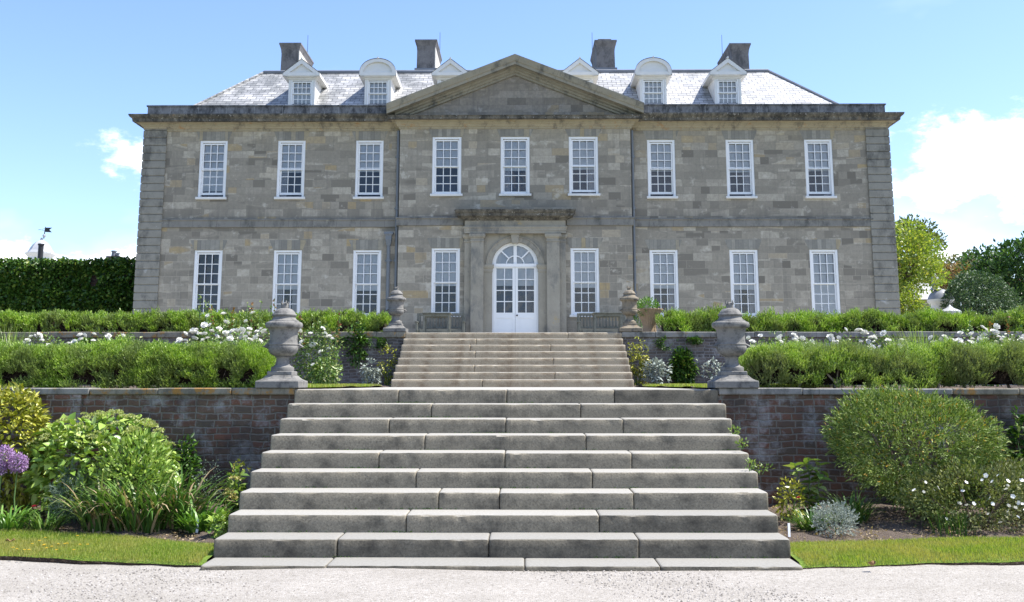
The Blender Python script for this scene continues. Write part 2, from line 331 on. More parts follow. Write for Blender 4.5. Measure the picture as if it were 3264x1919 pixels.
# ------------------------------------------------------------------ mesh building
class MB:
    def __init__(s): s.v = []; s.f = []
    def face_pts(s, pts):
        n = len(s.v); s.v += [tuple(p) for p in pts]; s.f.append(tuple(range(n, n+len(pts))))
    def box(s, x0, x1, y0, y1, z0, z1):
        n = len(s.v)
        s.v += [(x0, y0, z0), (x1, y0, z0), (x1, y1, z0), (x0, y1, z0), (x0, y0, z1), (x1, y0, z1), (x1, y1, z1), (x0, y1, z1)]
        s.f += [tuple(n+i for i in q) for q in ((0, 3, 2, 1), (4, 5, 6, 7), (0, 1, 5, 4), (1, 2, 6, 5), (2, 3, 7, 6), (3, 0, 4, 7))]
        return s
    def grid(s, rows, close=False, cap0=False, cap1=False):
        """rows: list of equal-length point lists"""
        n = len(s.v); k = len(rows[0])
        for r in rows: s.v += [tuple(p) for p in r]
        m = k if close else k-1
        for i in range(len(rows)-1):
            for j in range(m):
                a = n+i*k+j; b = n+i*k+(j+1) % k
                s.f.append((a, b, b+k, a+k))
        if cap0: s.f.append(tuple(n+j for j in reversed(range(k))))
        if cap1: s.f.append(tuple(n+(len(rows)-1)*k+j for j in range(k)))
        return s
    def lathe(s, prof, cx=0, cy=0, cz=0, seg=28, ripple=0, kn=0):
        rows = []
        for r, z in prof:
            rows.append([(cx+(r)*math.cos(2*PI*j/seg), cy+r*math.sin(2*PI*j/seg), cz+z) for j in range(seg)])
        return s.grid(rows, True, True, True)
    def tube(s, pts, r0, r1=None, seg=6, caps=True):
        r1 = r0 if r1 is None else r1
        pts = [Vector(p) for p in pts]; rows = []
        ref = Vector((.31, .77, .55)).normalized()
        for i, p in enumerate(pts):
            d = (pts[min(i+1, len(pts)-1)]-pts[max(i-1, 0)]).normalized()
            a = d.cross(ref)
            if a.length < 1e-3: a = d.cross(Vector((1, 0, 0)))
            a.normalize(); b = d.cross(a)
            r = r0+(r1-r0)*i/max(1, len(pts)-1)
            rows.append([p+a*(r*math.cos(2*PI*j/seg))+b*(r*math.sin(2*PI*j/seg)) for j in range(seg)])
        return s.grid(rows, True, caps, caps)
    def sweep(s, prof, x0, x1, yf, yb):
        """moulding: profile (out, z) round the front (facing -Y) and both returns of a block x0..x1"""
        rows = [[(x0-o, yb, z), (x0-o, yf-o, z), (x1+o, yf-o, z), (x1+o, yb, z)] for o, z in prof]
        s.grid(rows)
        s.f.append(tuple(len(s.v)-4+j for j in range(4))); k = len(s.v)-4*len(rows)
        s.f.append(tuple(k+j for j in (3, 2, 1, 0))); return s

def mesh_of(name, mb, mat, off=(0, 0, 0), bevel=0.0, smooth=False, seg=1, recalc=True):
    me = bpy.data.meshes.new(name)
    ox, oy, oz = off
    me.from_pydata([(x-ox, y-oy, z-oz) for x, y, z in mb.v], [], mb.f)
    bm = bmesh.new(); bm.from_mesh(me)
    if recalc: bmesh.ops.recalc_face_normals(bm, faces=bm.faces)
    if bevel:
        ed = [e for e in bm.edges if len(e.link_faces) == 2 and e.calc_face_angle(0) > .5]
        bmesh.ops.bevel(bm, geom=ed, offset=bevel, segments=seg, profile=.6, affect='EDGES', clamp_overlap=True)
    bm.to_mesh(me); bm.free()
    if smooth:
        me.polygons.foreach_set('use_smooth', [True]*len(me.polygons))
        try: me.set_sharp_from_angle(angle=R(40))
        except Exception: pass
    me.materials.append(mat); return me

WLOC = {}
def link(o, parent=None):
    C.objects.link(o)
    if parent is not None: o.parent = parent
    return o
def tag(o, label=None, cat=None, group=None, kind=None):
    if label: o['label'] = label
    if cat: o['category'] = cat
    if group: o['group'] = group
    if kind: o['kind'] = kind
    return o
def empty(name, loc, label=None, cat=None, group=None, rz=0, parent=None):
    o = bpy.data.objects.new(name, None); o.empty_display_size = .2
    link(o, parent); o.location = loc; o.rotation_euler[2] = rz
    WLOC[o.name] = Vector(loc) + (WLOC[parent.name] if parent is not None else Vector())
    return tag(o, label, cat, group)
def part(name, mb, mat, parent=None, origin=None, **kw):
    """mesh given in world coordinates (parents are not rotated while building)"""
    base = WLOC.get(parent.name, Vector()) if parent is not None else Vector()
    org = Vector(origin) if origin is not None else base
    o = bpy.data.objects.new(name, mesh_of(name, mb, mat, org, **kw))
    link(o, parent); o.location = org-base; WLOC[o.name] = org
    return o
def npmesh(name, V, Q, mat, parent=None, origin=None):
    base = WLOC.get(parent.name, Vector()) if parent is not None else Vector()
    org = Vector(origin) if origin is not None else base
    V = np.asarray(V, dtype=np.float32)-np.array(org, dtype=np.float32)
    me = bpy.data.meshes.new(name); k = Q.shape[1]
    me.vertices.add(len(V)); me.vertices.foreach_set('co', V.ravel())
    me.loops.add(Q.size); me.loops.foreach_set('vertex_index', Q.astype(np.int32).ravel())
    me.polygons.add(len(Q)); me.polygons.foreach_set('loop_start', np.arange(0, Q.size, k, dtype=np.int32))
    me.update(calc_edges=True); me.validate()
    me.materials.append(mat)
    o = bpy.data.objects.new(name, me); link(o, parent); o.location = org-base; WLOC[o.name] = org
    return o
def copy_tree(o, parent=None, loc=None):
    c = o.copy(); C.objects.link(c)
    if parent is not None: c.parent = parent
    if loc is not None: c.location = loc
    for ch in list(o.children): copy_tree(ch, c)
    return c

# ------------------------------------------------------------------ foliage
def unit(v): return v/np.maximum(np.linalg.norm(v, axis=-1, keepdims=True), 1e-9)
def rvec(n): return unit(rng.normal(size=(n, 3)))
def vnoise(P, scale, seed=0.0):
    Q = np.asarray(P)*scale+seed*13.37; i = np.floor(Q); f = Q-i; f = f*f*(3-2*f)
    def h(dx, dy, dz):
        a = np.sin((i[:, 0]+dx)*127.1+(i[:, 1]+dy)*311.7+(i[:, 2]+dz)*74.7)*43758.5453
        return a-np.floor(a)
    x, y, z = f[:, 0], f[:, 1], f[:, 2]
    def L(a, b, t): return a+(b-a)*t
    return L(L(L(h(0, 0, 0), h(1, 0, 0), x), L(h(0, 1, 0), h(1, 1, 0), x), y), L(L(h(0, 0, 1), h(1, 0, 1), x), L(h(0, 1, 1), h(1, 1, 1), x), y), z)
def leaf_arrays(P, D, L, W, fold=.12, widest=.45, flat=0.0, broad=False):
    """one small folded leaf at each point P along D; flat > 0 turns the blades' faces to the sky"""
    n = len(P); L = np.broadcast_to(np.asarray(L, float), (n,))[:, None]; W = np.broadcast_to(np.asarray(W, float), (n,))[:, None]
    S = unit(np.cross(D, rvec(n)*(1-flat)+np.array([0, 0, flat]))); N = np.cross(S, D); N *= np.where(N[:, 2:3] < 0, -1, 1) if flat else 1
    if not broad:
        V = np.stack([P, P+D*L*widest+S*W/2+N*fold*W, P+D*L, P+D*L*widest-S*W/2+N*fold*W], 1).reshape(-1, 3)
        return V, np.arange(4*n).reshape(n, 4)
    tip = P+D*L-N*L*.14
    V = np.stack([P, P+D*L*.22+S*W*.44+N*fold*W, P+D*L*.58+S*W*.40+N*fold*W*.7, tip, P+D*L*.58-S*W*.40+N*fold*W*.7, P+D*L*.22-S*W*.44+N*fold*W], 1).reshape(-1, 3)
    b = np.arange(n)[:, None]*6
    return V, np.concatenate([b+np.array([[0, 1, 2, 3]]), b+np.array([[0, 3, 4, 5]])], 0)
def leaves(name, P, D, L, W, mat, parent=None, **kw):
    V, Q = leaf_arrays(P, D, L, W, **kw); return npmesh(name, V, Q, mat, parent)
def shoots(P, D, length, nleaf, leafL, leafW, spread=.75):
    n = len(P); t = np.linspace(.1, 1, nleaf)
    length = np.broadcast_to(np.asarray(length, float), (n,))
    pts = (P[:, None, :]+D[:, None, :]*(t[None, :, None]*length[:, None, None])).reshape(-1, 3)
    dd = np.repeat(D, nleaf, 0); dirs = unit(dd+rvec(len(pts))*spread)
    return pts, dirs, leafL*rng.uniform(.7, 1.25, len(pts)), leafW*rng.uniform(.8, 1.2, len(pts))
def blades_arrays(P, az, a0, a1, L, W, seg=5):
    """strap leaves: start angle a0 and end angle a1 from the vertical"""
    n = len(P); t = np.linspace(0, 1, seg+1); pos = P.copy(); H = np.stack([np.cos(az), np.sin(az), np.zeros(n)], 1)
    S = np.stack([-np.sin(az), np.cos(az), np.zeros(n)], 1); Z = np.array([0, 0, 1.0]); rows = []
    for i in range(seg+1):
        w = W*(1.0 if i == 0 else (1-t[i]**2.2))*(.6+.4*min(1, t[i]*4))+.0005
        rows.append(np.stack([pos-S*w[:, None]/2, pos+S*w[:, None]/2], 1))
        ang = a0+(a1-a0)*(t[i]**1.4); step = L/seg
        pos = pos+(H*np.sin(ang)[:, None]+Z*np.cos(ang)[:, None])*step[:, None]
    V = np.stack(rows, 1).reshape(-1, 3); m = 2*(seg+1); base = np.arange(n)[:, None]*m
    Q = np.concatenate([np.stack([base[:, 0]+2*i, base[:, 0]+2*i+1, base[:, 0]+2*i+3, base[:, 0]+2*i+2], 1) for i in range(seg)], 0)
    return V, Q
def in_ball(n, shell=.35):
    return rvec(n)*(shell+(1-shell)*rng.uniform(0, 1, n)[:, None]**.5)

def hedge(name, label, x0, x1, y0, y1, z0, z1, dens, mat, group, leafL=.034, leafW=.009, sl=.13, nleaf=7, gap=.42, seed=0, lump=.09, stems=0, bottom=0.0, endr=True, topvar=.03, box=.38):
    root = empty(name, ((x0+x1)/2, (y0+y1)/2, z0), label, 'hedge', group)
    a, b = (y1-y0)/2, (z1-z0); yc = (y0+y1)/2; ln = x1-x0
    n = int(dens*ln*(2*b+2*a))
    def surf(th, x, k):
        cy, sz = np.cos(th), np.sin(th)
        py = np.sign(cy)*np.abs(cy)**box; pz = np.abs(sz)**box
        e = np.minimum(x-x0, x1-x) if endr else np.full_like(x, 9.)
        er = np.clip(e/.32, .02, 1)**.4
        P = np.stack([x, yc-py*a*k*(.35+.65*er), z0+pz*b*(1-(1-k)*.6)*(.75+.25*er)], 1)
        N = unit(np.stack([np.zeros_like(x), -np.sign(cy)*np.abs(cy)**1.2/a, np.abs(sz)**1.2/b*1.1], 1))
        lo = (vnoise(P, 2.1, seed)-.5)*2*lump*1.2+(vnoise(P, 5.0*.15/sl, seed+3)-.5)*2*lump*1.2
        P = P+N*lo[:, None]; P[:, 2] += (vnoise(np.stack([x, x*0, x*0], 1), .8, seed+9)-.5)*2*topvar*pz
        return P, N
    tuft = 13; nt_ = n//tuft; q = sl/.15
    xc = rng.uniform(x0, x1, nt_); tc = np.where(rng.uniform(0, 1, nt_) < .42, np.arcsin(rng.uniform(.08, 1, nt_)**(1/box)), rng.uniform(.02, PI-.02, nt_))
    Pc_, Nc = surf(tc, xc, 1.0); hc = np.clip((Pc_[:, 2]-z0)/b, 0, 1.2)
    gapn = vnoise(Pc_*np.array([1, 1, .8]), 4.6/q, seed+5)*.55+vnoise(Pc_, 9.5/q, seed+6)*.45
    keep = (gapn > gap+.11-.6*np.clip((hc-.60)/.25, 0, 1)) & (hc > bottom+.25*vnoise(Pc_, 2.3, seed+8)*(bottom > 0))
    Pc_, Nc, hc, gapn = Pc_[keep], Nc[keep], hc[keep], gapn[keep]; k = len(Pc_)
    Pc_ = Pc_+Nc*(rng.uniform(-.09, .03, k)+.10*(gapn-.5))[:, None]*q
    P = np.repeat(Pc_, tuft, 0)+rng.normal(0, .014*q, (k*tuft, 3)); N = np.repeat(Nc, tuft, 0)
    D = unit(N*.45+np.array([0, 0, .70])+rvec(len(P))*.5); P = P-np.array([0, 0, .45])*sl
    pts, dr, L, W = shoots(P, D, sl*rng.uniform(.55, 1.25, len(P)), nleaf, leafL, leafW, .45)
    leaves('foliage', pts, dr, L, W, mat, root)
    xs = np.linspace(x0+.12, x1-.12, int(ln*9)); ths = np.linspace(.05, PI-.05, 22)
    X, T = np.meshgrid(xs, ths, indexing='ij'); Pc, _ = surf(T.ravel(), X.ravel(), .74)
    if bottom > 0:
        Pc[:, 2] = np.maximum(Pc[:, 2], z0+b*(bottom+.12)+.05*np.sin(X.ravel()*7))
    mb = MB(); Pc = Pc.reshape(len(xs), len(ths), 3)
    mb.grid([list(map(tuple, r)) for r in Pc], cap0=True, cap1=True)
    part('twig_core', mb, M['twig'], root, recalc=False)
    # bare twigs that show in the gaps
    nt = int(ln*520); xt = rng.uniform(x0+.1, x1-.1, nt); tt = rng.uniform(.02, 1.3, nt); Pt, Nt = surf(tt, xt, .78)
    Dt = unit(Nt*.5+np.array([0, 0, .6])+rvec(nt)*.7)
    leaves('bare_twig', Pt, Dt, rng.uniform(.08, .22, nt)*q**.5, .009*q, M['l_twig'], root)['kind'] = 'stuff'
    for i in range(stems):
        xx = x0+ln*(i+.5+random.uniform(-.3, .3))/stems; yy = y0+.18+random.uniform(0, .3)
        tip = Vector((xx+random.uniform(-.28, .28), yy-.05+random.uniform(-.08, .1), z0+b*.62))
        mid = Vector((xx+random.uniform(-.18, .18), yy-.08, z0+b*.28))
        mb = MB(); mb.tube([(xx, yy, z0-.03), mid, tip], .026, .012, 6)
        for _ in range(2):
            e = mid+Vector((random.uniform(-.35, .35), random.uniform(-.1, .1), random.uniform(.08, .3))); mb.tube([mid, (mid+e)/2+Vector((0, 0, .04)), e], .014, .006, 5)
        part('stem', mb, M['stem_pale'], root)
    return root

def bush(name, label, cat, c, r, n, L, W, mat, group=None, flat=.0, lump=.25, stems=5, shell=.45, updir=.35, seed=0, leafname='foliage', stem_mat='bark', sprig=0, base=None, lean=(0, 0, 0), thin=.0, undercut=0.0):
    """shrub: leaves spread through a lumpy ellipsoid (centre c, radii r), with stems from the ground"""
    c = np.array(c, float); r = np.array(r, float)
    zb = base if base is not None else c[2]-r[2]
    root = empty(name, (c[0], c[1], zb), label, cat, group)
    d = in_ball(n, shell); lo = 1+(vnoise(unit(d)*1.0, 2.3, seed+.7)-.5)*2*lump+(vnoise(unit(d), 5.1, seed+2)-.5)*lump
    P = c+d*r*lo[:, None]; h = (P[:, 2]-c[2])/r[2]
    P += np.array(lean)*np.clip(h, -1, 1)[:, None]
    if undercut: P[:, :2] = c[:2]+(P[:, :2]-c[:2])*(1-undercut*np.clip(-h, 0, 1))[:, None]
    if thin:
        k = vnoise(P, 6.0, seed+4) > thin; P, d = P[k], d[k]
    P[:, 2] = np.maximum(P[:, 2], zb+.02)
    D = unit(unit(d)*.7+np.array([0, 0, updir if W < .03 or sprig else updir-.45])+rvec(len(P))*.6)
    if sprig:
        P, D, Ls, Ws = shoots(P, D, L*2.2, sprig, L, W, .6)
    else:
        Ls = L*rng.uniform(.6, 1.3, len(P)); Ws = W*rng.uniform(.7, 1.3, len(P))
    leaves(leafname, P, D, Ls, Ws, mat, root, **(dict(flat=.6, broad=True) if W > .03 and not sprig else {}))
    for i in range(stems):
        a = 2*PI*i/max(1, stems)+.4; e = c+np.array([math.cos(a)*r[0]*.6, math.sin(a)*r[1]*.6, r[2]*random.uniform(.0, .5)])
        b0 = np.array([c[0]+math.cos(a)*r[0]*.12, c[1]+math.sin(a)*r[1]*.12, zb-.02]); mid = (b0+e)/2+np.array([0, 0, .12*r[2]])
        mb = MB(); mb.tube([b0, mid, e], max(.006, .03*r.max()), .004, 6); part('stem', mb, M[stem_mat], root)
    return root

def strap_clump(name, label, c, rad, n, L, W, mat, group=None, spread=(.1, .6), bend=(1.0, 2.2), dead=0, cat='plant', zb=0.05):
    root = empty(name, (c[0], c[1], zb), label, cat, group)
    def mk(k, mat, nm, l0, l1):
        a = rng.uniform(0, 2*PI, k); rr = rad*np.sqrt(rng.uniform(0, 1, k))
        P = np.stack([c[0]+np.cos(a)*rr, c[1]+np.sin(a)*rr*.7, np.full(k, zb)], 1)
        az = a+rng.normal(0, .7, k)
        V, Q = blades_arrays(P, az, rng.uniform(*spread, k), rng.uniform(*bend, k), L*rng.uniform(l0, l1, k), W*rng.uniform(.7, 1.3, k), 6)
        npmesh(nm, V, Q, mat, root)
    mk(n, mat, 'foliage', .55, 1.15)
    if dead: mk(dead, M['l_dead'], 'dry_foliage', .5, 1.0)
    return root

def rosette(name, r, npet, mat, cup=.9, layers=3):
    """a full double bloom"""
    Vs, Qs, off = [], [], 0
    for l in range(layers):
        k = npet-l; a = np.arange(k)*2*PI/k+l*.5
        tilt = cup*(.35+.3*l)
        D = np.stack([np.cos(a)*math.cos(tilt), np.sin(a)*math.cos(tilt), np.full(k, math.sin(tilt))], 1)
        S = np.stack([-np.sin(a), np.cos(a), np.zeros(k)], 1); rr = r*(1-.22*l)
        z = np.array([0, 0, .12*r*l])
        a0 = D*0+z; b = D*rr*.65+S*rr*.52+z; cc = D*rr+z+np.array([0, 0, .1*r]); d = D*rr*.65-S*rr*.52+z
        Vs.append(np.stack([a0, b, cc, d], 1).reshape(-1, 3)); Qs.append(np.arange(4*k).reshape(k, 4)+off); off += 4*k
    V = np.concatenate(Vs); Q = np.concatenate(Qs)
    me = bpy.data.meshes.new(name); me.from_pydata([tuple(v) for v in V], [], [tuple(int(i) for i in q) for q in Q]); me.materials.append(mat)
    return me
ROSE = [rosette('rose_bloom', .056*s, 7, M['petal_white'], 1.0, 4) for s in (.85, 1.0, 1.2)]
SMALL = [rosette('small_flower', .024*s, 5, M['petal_white'], .35, 1) for s in (.8, 1.0, 1.15)]
def bloom(me, P, parent, name='flower', tilt=.6):
    o = bpy.data.objects.new(name, me); link(o, parent)
    o.location = Vector(P)-WLOC[parent.name]
    o.rotation_euler = (random.uniform(0, tilt), random.uniform(-tilt, tilt)*.6, random.uniform(0, 6))
    return o

def tree(name, label, base, h, crown_c, crown_r, nclump, nleaf, L, mat, group=None, trunk_r=.25, seed=0, clump_r=.28, thin=0.0, cat='tree', droop=0.0):
    root = empty(name, base, label, cat, group)
    base = np.array(base, float); cc = np.array(crown_c, float); cr = np.array(crown_r, float)
    mb = MB(); top = cc+np.array([0, 0, cr[2]*.2])
    mb.tube([tuple(base-np.array([0, 0, .3])), tuple(base*.6+top*.4+np.array([.1, 0, 0])), tuple(top)], trunk_r, trunk_r*.35, 9)
    trunk = part('trunk', mb, M['bark'], root, smooth=True)
    d = rvec(nclump)*(.45+.55*rng.uniform(0, 1, nclump)[:, None]**.45)
    cen = cc+d*cr*(1+(vnoise(unit(d), 2.0, seed)-.5)*.5)[:, None]
    for i in range(min(9, nclump)):
        s0 = base*(.45)+top*.55; e = cen[i]; mid = (s0+e)/2+np.array([0, 0, .1*cr[2]])
        mbl = MB(); mbl.tube([tuple(s0), tuple(mid), tuple(e)], trunk_r*.4, trunk_r*.08, 6); part('limb', mbl, M['bark'], trunk)
    per = nleaf//nclump; Pn = []; Dn = []
    for i in range(nclump):
        q = in_ball(per, .3)*np.array([1.15, 1.15, .8])*clump_r*cr.mean()*rng.uniform(.6, 1.25)
        Pn.append(cen[i]+q); Dn.append(unit(unit(q)*.8+np.array([0, 0, .3-droop])+rvec(per)*.6))
    P = np.concatenate(Pn); D = np.concatenate(Dn)
    leaves('crown', P, D, L*rng.uniform(.6, 1.3, len(P)), L*.5*rng.uniform(.7, 1.3, len(P)), mat, root)
    return root

# ================================================================== THE HOUSE
HY, CYF = 33.0, 32.7          # wall planes of the wings and of the projecting centre
TZ = 2.93                      # level of the upper terrace
house = empty('country_house', (0, HY, TZ), 'long grey stone country house with a pediment, white sash windows and dormers', 'house')

def wall_open(mb, x0, x1, z0, z1, Y, holes, depth):
    xs = sorted({x0, x1, *[h[0] for h in holes], *[h[1] for h in holes]}); zs = sorted({z0, z1, *[h[2] for h in holes], *[h[3] for h in holes]})
    for i in range(len(xs)-1):
        for j in range(len(zs)-1):
            cx, cz = (xs[i]+xs[i+1])/2, (zs[j]+zs[j+1])/2
            if any(a < cx < b and c < cz < d for a, b, c, d in holes): continue
            mb.face_pts([(xs[i], Y, zs[j]), (xs[i+1], Y, zs[j]), (xs[i+1], Y, zs[j+1]), (xs[i], Y, zs[j+1])])
    for a, b, c, d in holes:
        for p, q in (((a, c), (a, d)), ((a, d), (b, d)), ((b, d), (b, c)), ((b, c), (a, c))):
            mb.face_pts([(p[0], Y, p[1]), (q[0], Y, q[1]), (q[0], Y+depth, q[1]), (p[0], Y+depth, p[1])])

WX = (4.91, 7.55, 10.19)
UW = [(s*x, 7.84, 9.79, .94) for s in (-1, 1) for x in WX]; LW = [(s*x, 3.86, 6.05, .94) for s in (-1, 1) for x in WX]
UC = [(x, 7.88, 9.83, .98) for x in (-2.28, 0, 2.28)]; LC = [(x, 3.88, 6.07, .94) for x in (-2.28, 2.28)]
def hole(w): return (w[0]-w[3]/2, w[0]+w[3]/2, w[1], w[2])
WT = 10.2
for s in (-1, 1):
    mb = MB(); a, b = (-12.5, -3.85) if s < 0 else (3.85, 12.5)
    wall_open(mb, a, b, TZ-.4, WT, HY, [hole(w) for w in UW+LW if w[0]*s > 0], .28)
    e = -12.5 if s < 0 else 12.5
    mb.face_pts([(e, HY, TZ-.4), (e, 45, TZ-.4), (e, 45, WT), (e, HY, WT)])
    part('wing_wall', mb, M['ashlar'], house, recalc=False)
mb = MB(); mb.box(-12.5, 12.5, 44.8, 45, TZ-.4, WT); part('rear_wall', mb, M['ashlar'], house)
mb = MB()
wall_open(mb, -3.85, 3.85, TZ-.4, WT+.02, CYF, [hole(w) for w in UC+LC]+[(-1.02, 1.02, TZ-.4, 6.56)], .28)
for e in (-3.85, 3.85): mb.face_pts([(e, CYF, TZ-.4), (e, HY+.1, TZ-.4), (e, HY+.1, WT), (e, CYF, WT)])
part('centre_wall', mb, M['ashlar'], house, recalc=False)

# rusticated quoins: courses with rounded joints, one continuous moulded face
prof = []; z = TZ-.4
while z < WT-.02:
    t = min(z+.262, WT); prof += [(.012, z), (.032, z+.010), (.045, z+.026), (.045, t-.026), (.032, t-.010), (.012, t)]; z = t+.0
for s in (-1, 1):
    mb = MB(); a, b = (-12.53, -11.83) if s < 0 else (11.83, 12.53)
    mb.sweep(prof, a, b, HY-.02, HY+.9); part('quoin', mb, M['quoin'], house)
# string course, cornice, blocking course
for s in (-1, 1):
    a, b = (-11.78, -3.86) if s < 0 else (3.86, 11.78)
    mb = MB(); mb.sweep([(0, 6.80), (.05, 6.815), (.05, 7.02), (.085, 7.05), (.085, 7.07), (0, 7.10)], a, b, HY-.002, HY+.05); part('string_course', mb, M['string'], house)
for a, b in ((-3.87, -1.75), (1.75, 3.87)):
    mb = MB(); mb.sweep([(0, 6.805), (.05, 6.82), (.05, 7.02), (.085, 7.05), (.085, 7.075), (0, 7.11)], a, b, CYF-.002, CYF+.2); part('string_course', mb, M['string'], house)
bedp = [(0, 10.10), (.03, 10.11), (.03, 10.17), (.07, 10.19), (.09, 10.24), (.14, 10.27), (.15, 10.33), (.22, 10.355), (.26, 10.36)]
corp = [(.24, 10.363), (.36, 10.366), (.37, 10.44), (.385, 10.47), (.43, 10.50), (.47, 10.56), (.47, 10.60), (0, 10.64)]
for nm, pr_, mt, dz in (('bed_moulding', bedp, 'bed', 0), ('cornice', corp, 'trim', 0)):
    mb = MB(); mb.sweep(pr_, -12.5, -4.0, HY, 45); part(nm, mb, M[mt], house)
    mb = MB(); mb.sweep(pr_, 4.0, 12.5, HY, 45); part(nm, mb, M[mt], house)
    q = [(o, z-.012) for o, z in pr_] if nm == 'bed_moulding' else [(.24, 10.351), (.36, 10.354), (.37, 10.44), (.40, 10.455), (.40, 10.47), (0, 10.51)]
    mb = MB(); mb.sweep(q, -3.87, 3.87, CYF-.001, HY+.35); part(nm, mb, M[mt], house)
for s in (-1, 1):
    a, b = (-12.42, -3.6) if s < 0 else (3.6, 12.42)
    mb = MB(); mb.sweep([(0, 10.6), (0, 10.66), (.0, 10.90), (.035, 10.91), (.035, 10.955), (0, 10.965)], a, b, 32.78, 33.02)
    part('blocking_course', mb, M['parapet'], house)
for e in (-12.42, 12.22): mb = MB(); mb.box(e, e+.2, 33.021, 45, 10.6, 10.95); part('side_parapet', mb, M['parapet'], house)

# pediment
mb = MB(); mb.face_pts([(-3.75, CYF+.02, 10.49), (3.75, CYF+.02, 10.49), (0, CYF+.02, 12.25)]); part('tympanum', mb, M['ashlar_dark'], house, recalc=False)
tanp = (12.12-10.50)/4.08
def rake(prof, name, mt, xe=4.27, z0=10.40):
    mb = MB(); rows = []
    for o, h in prof:
        y = CYF-o; rows.append([(-xe, y, z0+h), (0, y, z0+xe*tanp+h), (xe, y, z0+h)])
    o, h = prof[-1]; rows.append([(-xe, HY+4, z0+h), (0, HY+4, z0+xe*tanp+h), (xe, HY+4, z0+h)])
    mb.grid(rows)
    n = len(rows)
    mb.f.append(tuple(range(0, 3*n, 3))); mb.f.append(tuple(range(2, 3*n, 3)))
    part(name, mb, M[mt], house)
rake([(-.04, .0), (.05, .0), (.05, .07), (.10, .09), (.12, .15), (.19, .18), (.20, .235), (.38, .25)], 'raking_bed_moulding', 'rake', 4.02, 10.36)
rake([(.20, .255), (.40, .262), (.41, .36), (.44, .38), (.47, .46), (.50, .54), (.50, .585), (.1, .62)], 'raking_cornice', 'rake', 4.27, 10.265)

# roof: hipped, slated, with a lead flat
ZR, YR, XR = 13.16, 36.15, 9.42
mb = MB(); e = [(-11.45, 33.02, 10.72), (11.45, 33.02, 10.72), (11.45, 45, 10.72), (-11.45, 45, 10.72)]; r = [(-XR, YR, ZR), (XR, YR, ZR), (XR, 42, ZR), (-XR, 42, ZR)]
for i in range(4): mb.face_pts([e[i], e[(i+1) % 4], r[(i+1) % 4], r[i]])
roof = part('roof', mb, M['slate'], house, recalc=False)
mb = MB(); mb.face_pts(r); part('lead_flat', mb, M['lead'], roof, recalc=False)
mb = MB(); mb.box(-XR-.02, XR+.02, YR-.1, YR+.12, ZR-.05, ZR+.075); part('ridge_lead', mb, M['lead'], roof, bevel=.03)
for s in (-1, 1):
    mb = MB(); mb.tube([(s*11.43, 33.04, 10.75), (s*XR, YR, ZR+.03)], .05, .05, 6); part('hip_roll', mb, M['slate'] if s < 0 else M['lead'], roof)

# chimneys (all run back from the ridge)
def chimney(px0, px1, ptop, mt, kind):
    Y = 36.75; a = at(px0, ptop, Y); b = at(px1, ptop, Y); zt = a.z; x0, x1 = a.x, b.x; dp = 2.4
    ins = .075; mb = MB()
    prof = [(-ins+.05, ZR-.2), (-ins+.05, ZR+.18), (-ins, ZR+.32), (-ins-.01, zt-.42), (-ins+.01, zt-.24), (-.02, zt-.10), (0, zt-.06), (0, zt)]
    rows = [[(x0-o, Y-o, z), (x1+o, Y-o, z), (x1+o, Y+dp+o, z), (x0-o, Y+dp+o, z)] for o, z in prof]
    mb.grid(rows, True, False, True); ch = part('chimney', mb, M[mt], roof)
    return x0, x1, zt, Y, ch
for px0, px1, pt, rod in ((687, 741, 105, 758), (1021, 1076, 97, 1083), (1463, 1518, 98, 1457), (1795, 1848, 106, 1776)):
    x0, x1, zt, Y, ch = chimney(px0, px1, pt, 'chimney', '')
    q = at(rod, 86 if rod in (758, 1776) else 80, Y+2.2)
    mb = MB(); mb.tube([(q.x, Y+2.2, ZR), (q.x, Y+2.2, q.z)], .014, .008, 5); part('lightning_rod', mb, M['iron'], roof)
    if px0 in (1021, 1463):   # lead flashing round the foot
        mb = MB(); mb.box(x0+.005, x1-.005, Y-.03, Y+2.45, ZR+.02, ZR+.36); part('flashing', mb, M['lead'], ch)
    if px0 in (687, 1021):    # flank towards the sun painted pale, sunlight put into its colour
        mb = MB(); xx = x1-.062; mb.box(xx-.03, xx, Y+.06, Y+2.3, ZR+.33, zt-.3); part('sunlit_flank', mb, M['render'], ch)  # 'render' is the sunlit tone, sunlight put into the colour
    if px0 == 1463:
        mb = MB(); mb.box(x0+.14, x1-.2, Y+.15, Y+2.2, zt-.02, zt+.09); part('chimney_block', mb, M['chimney'], ch, bevel=.01)

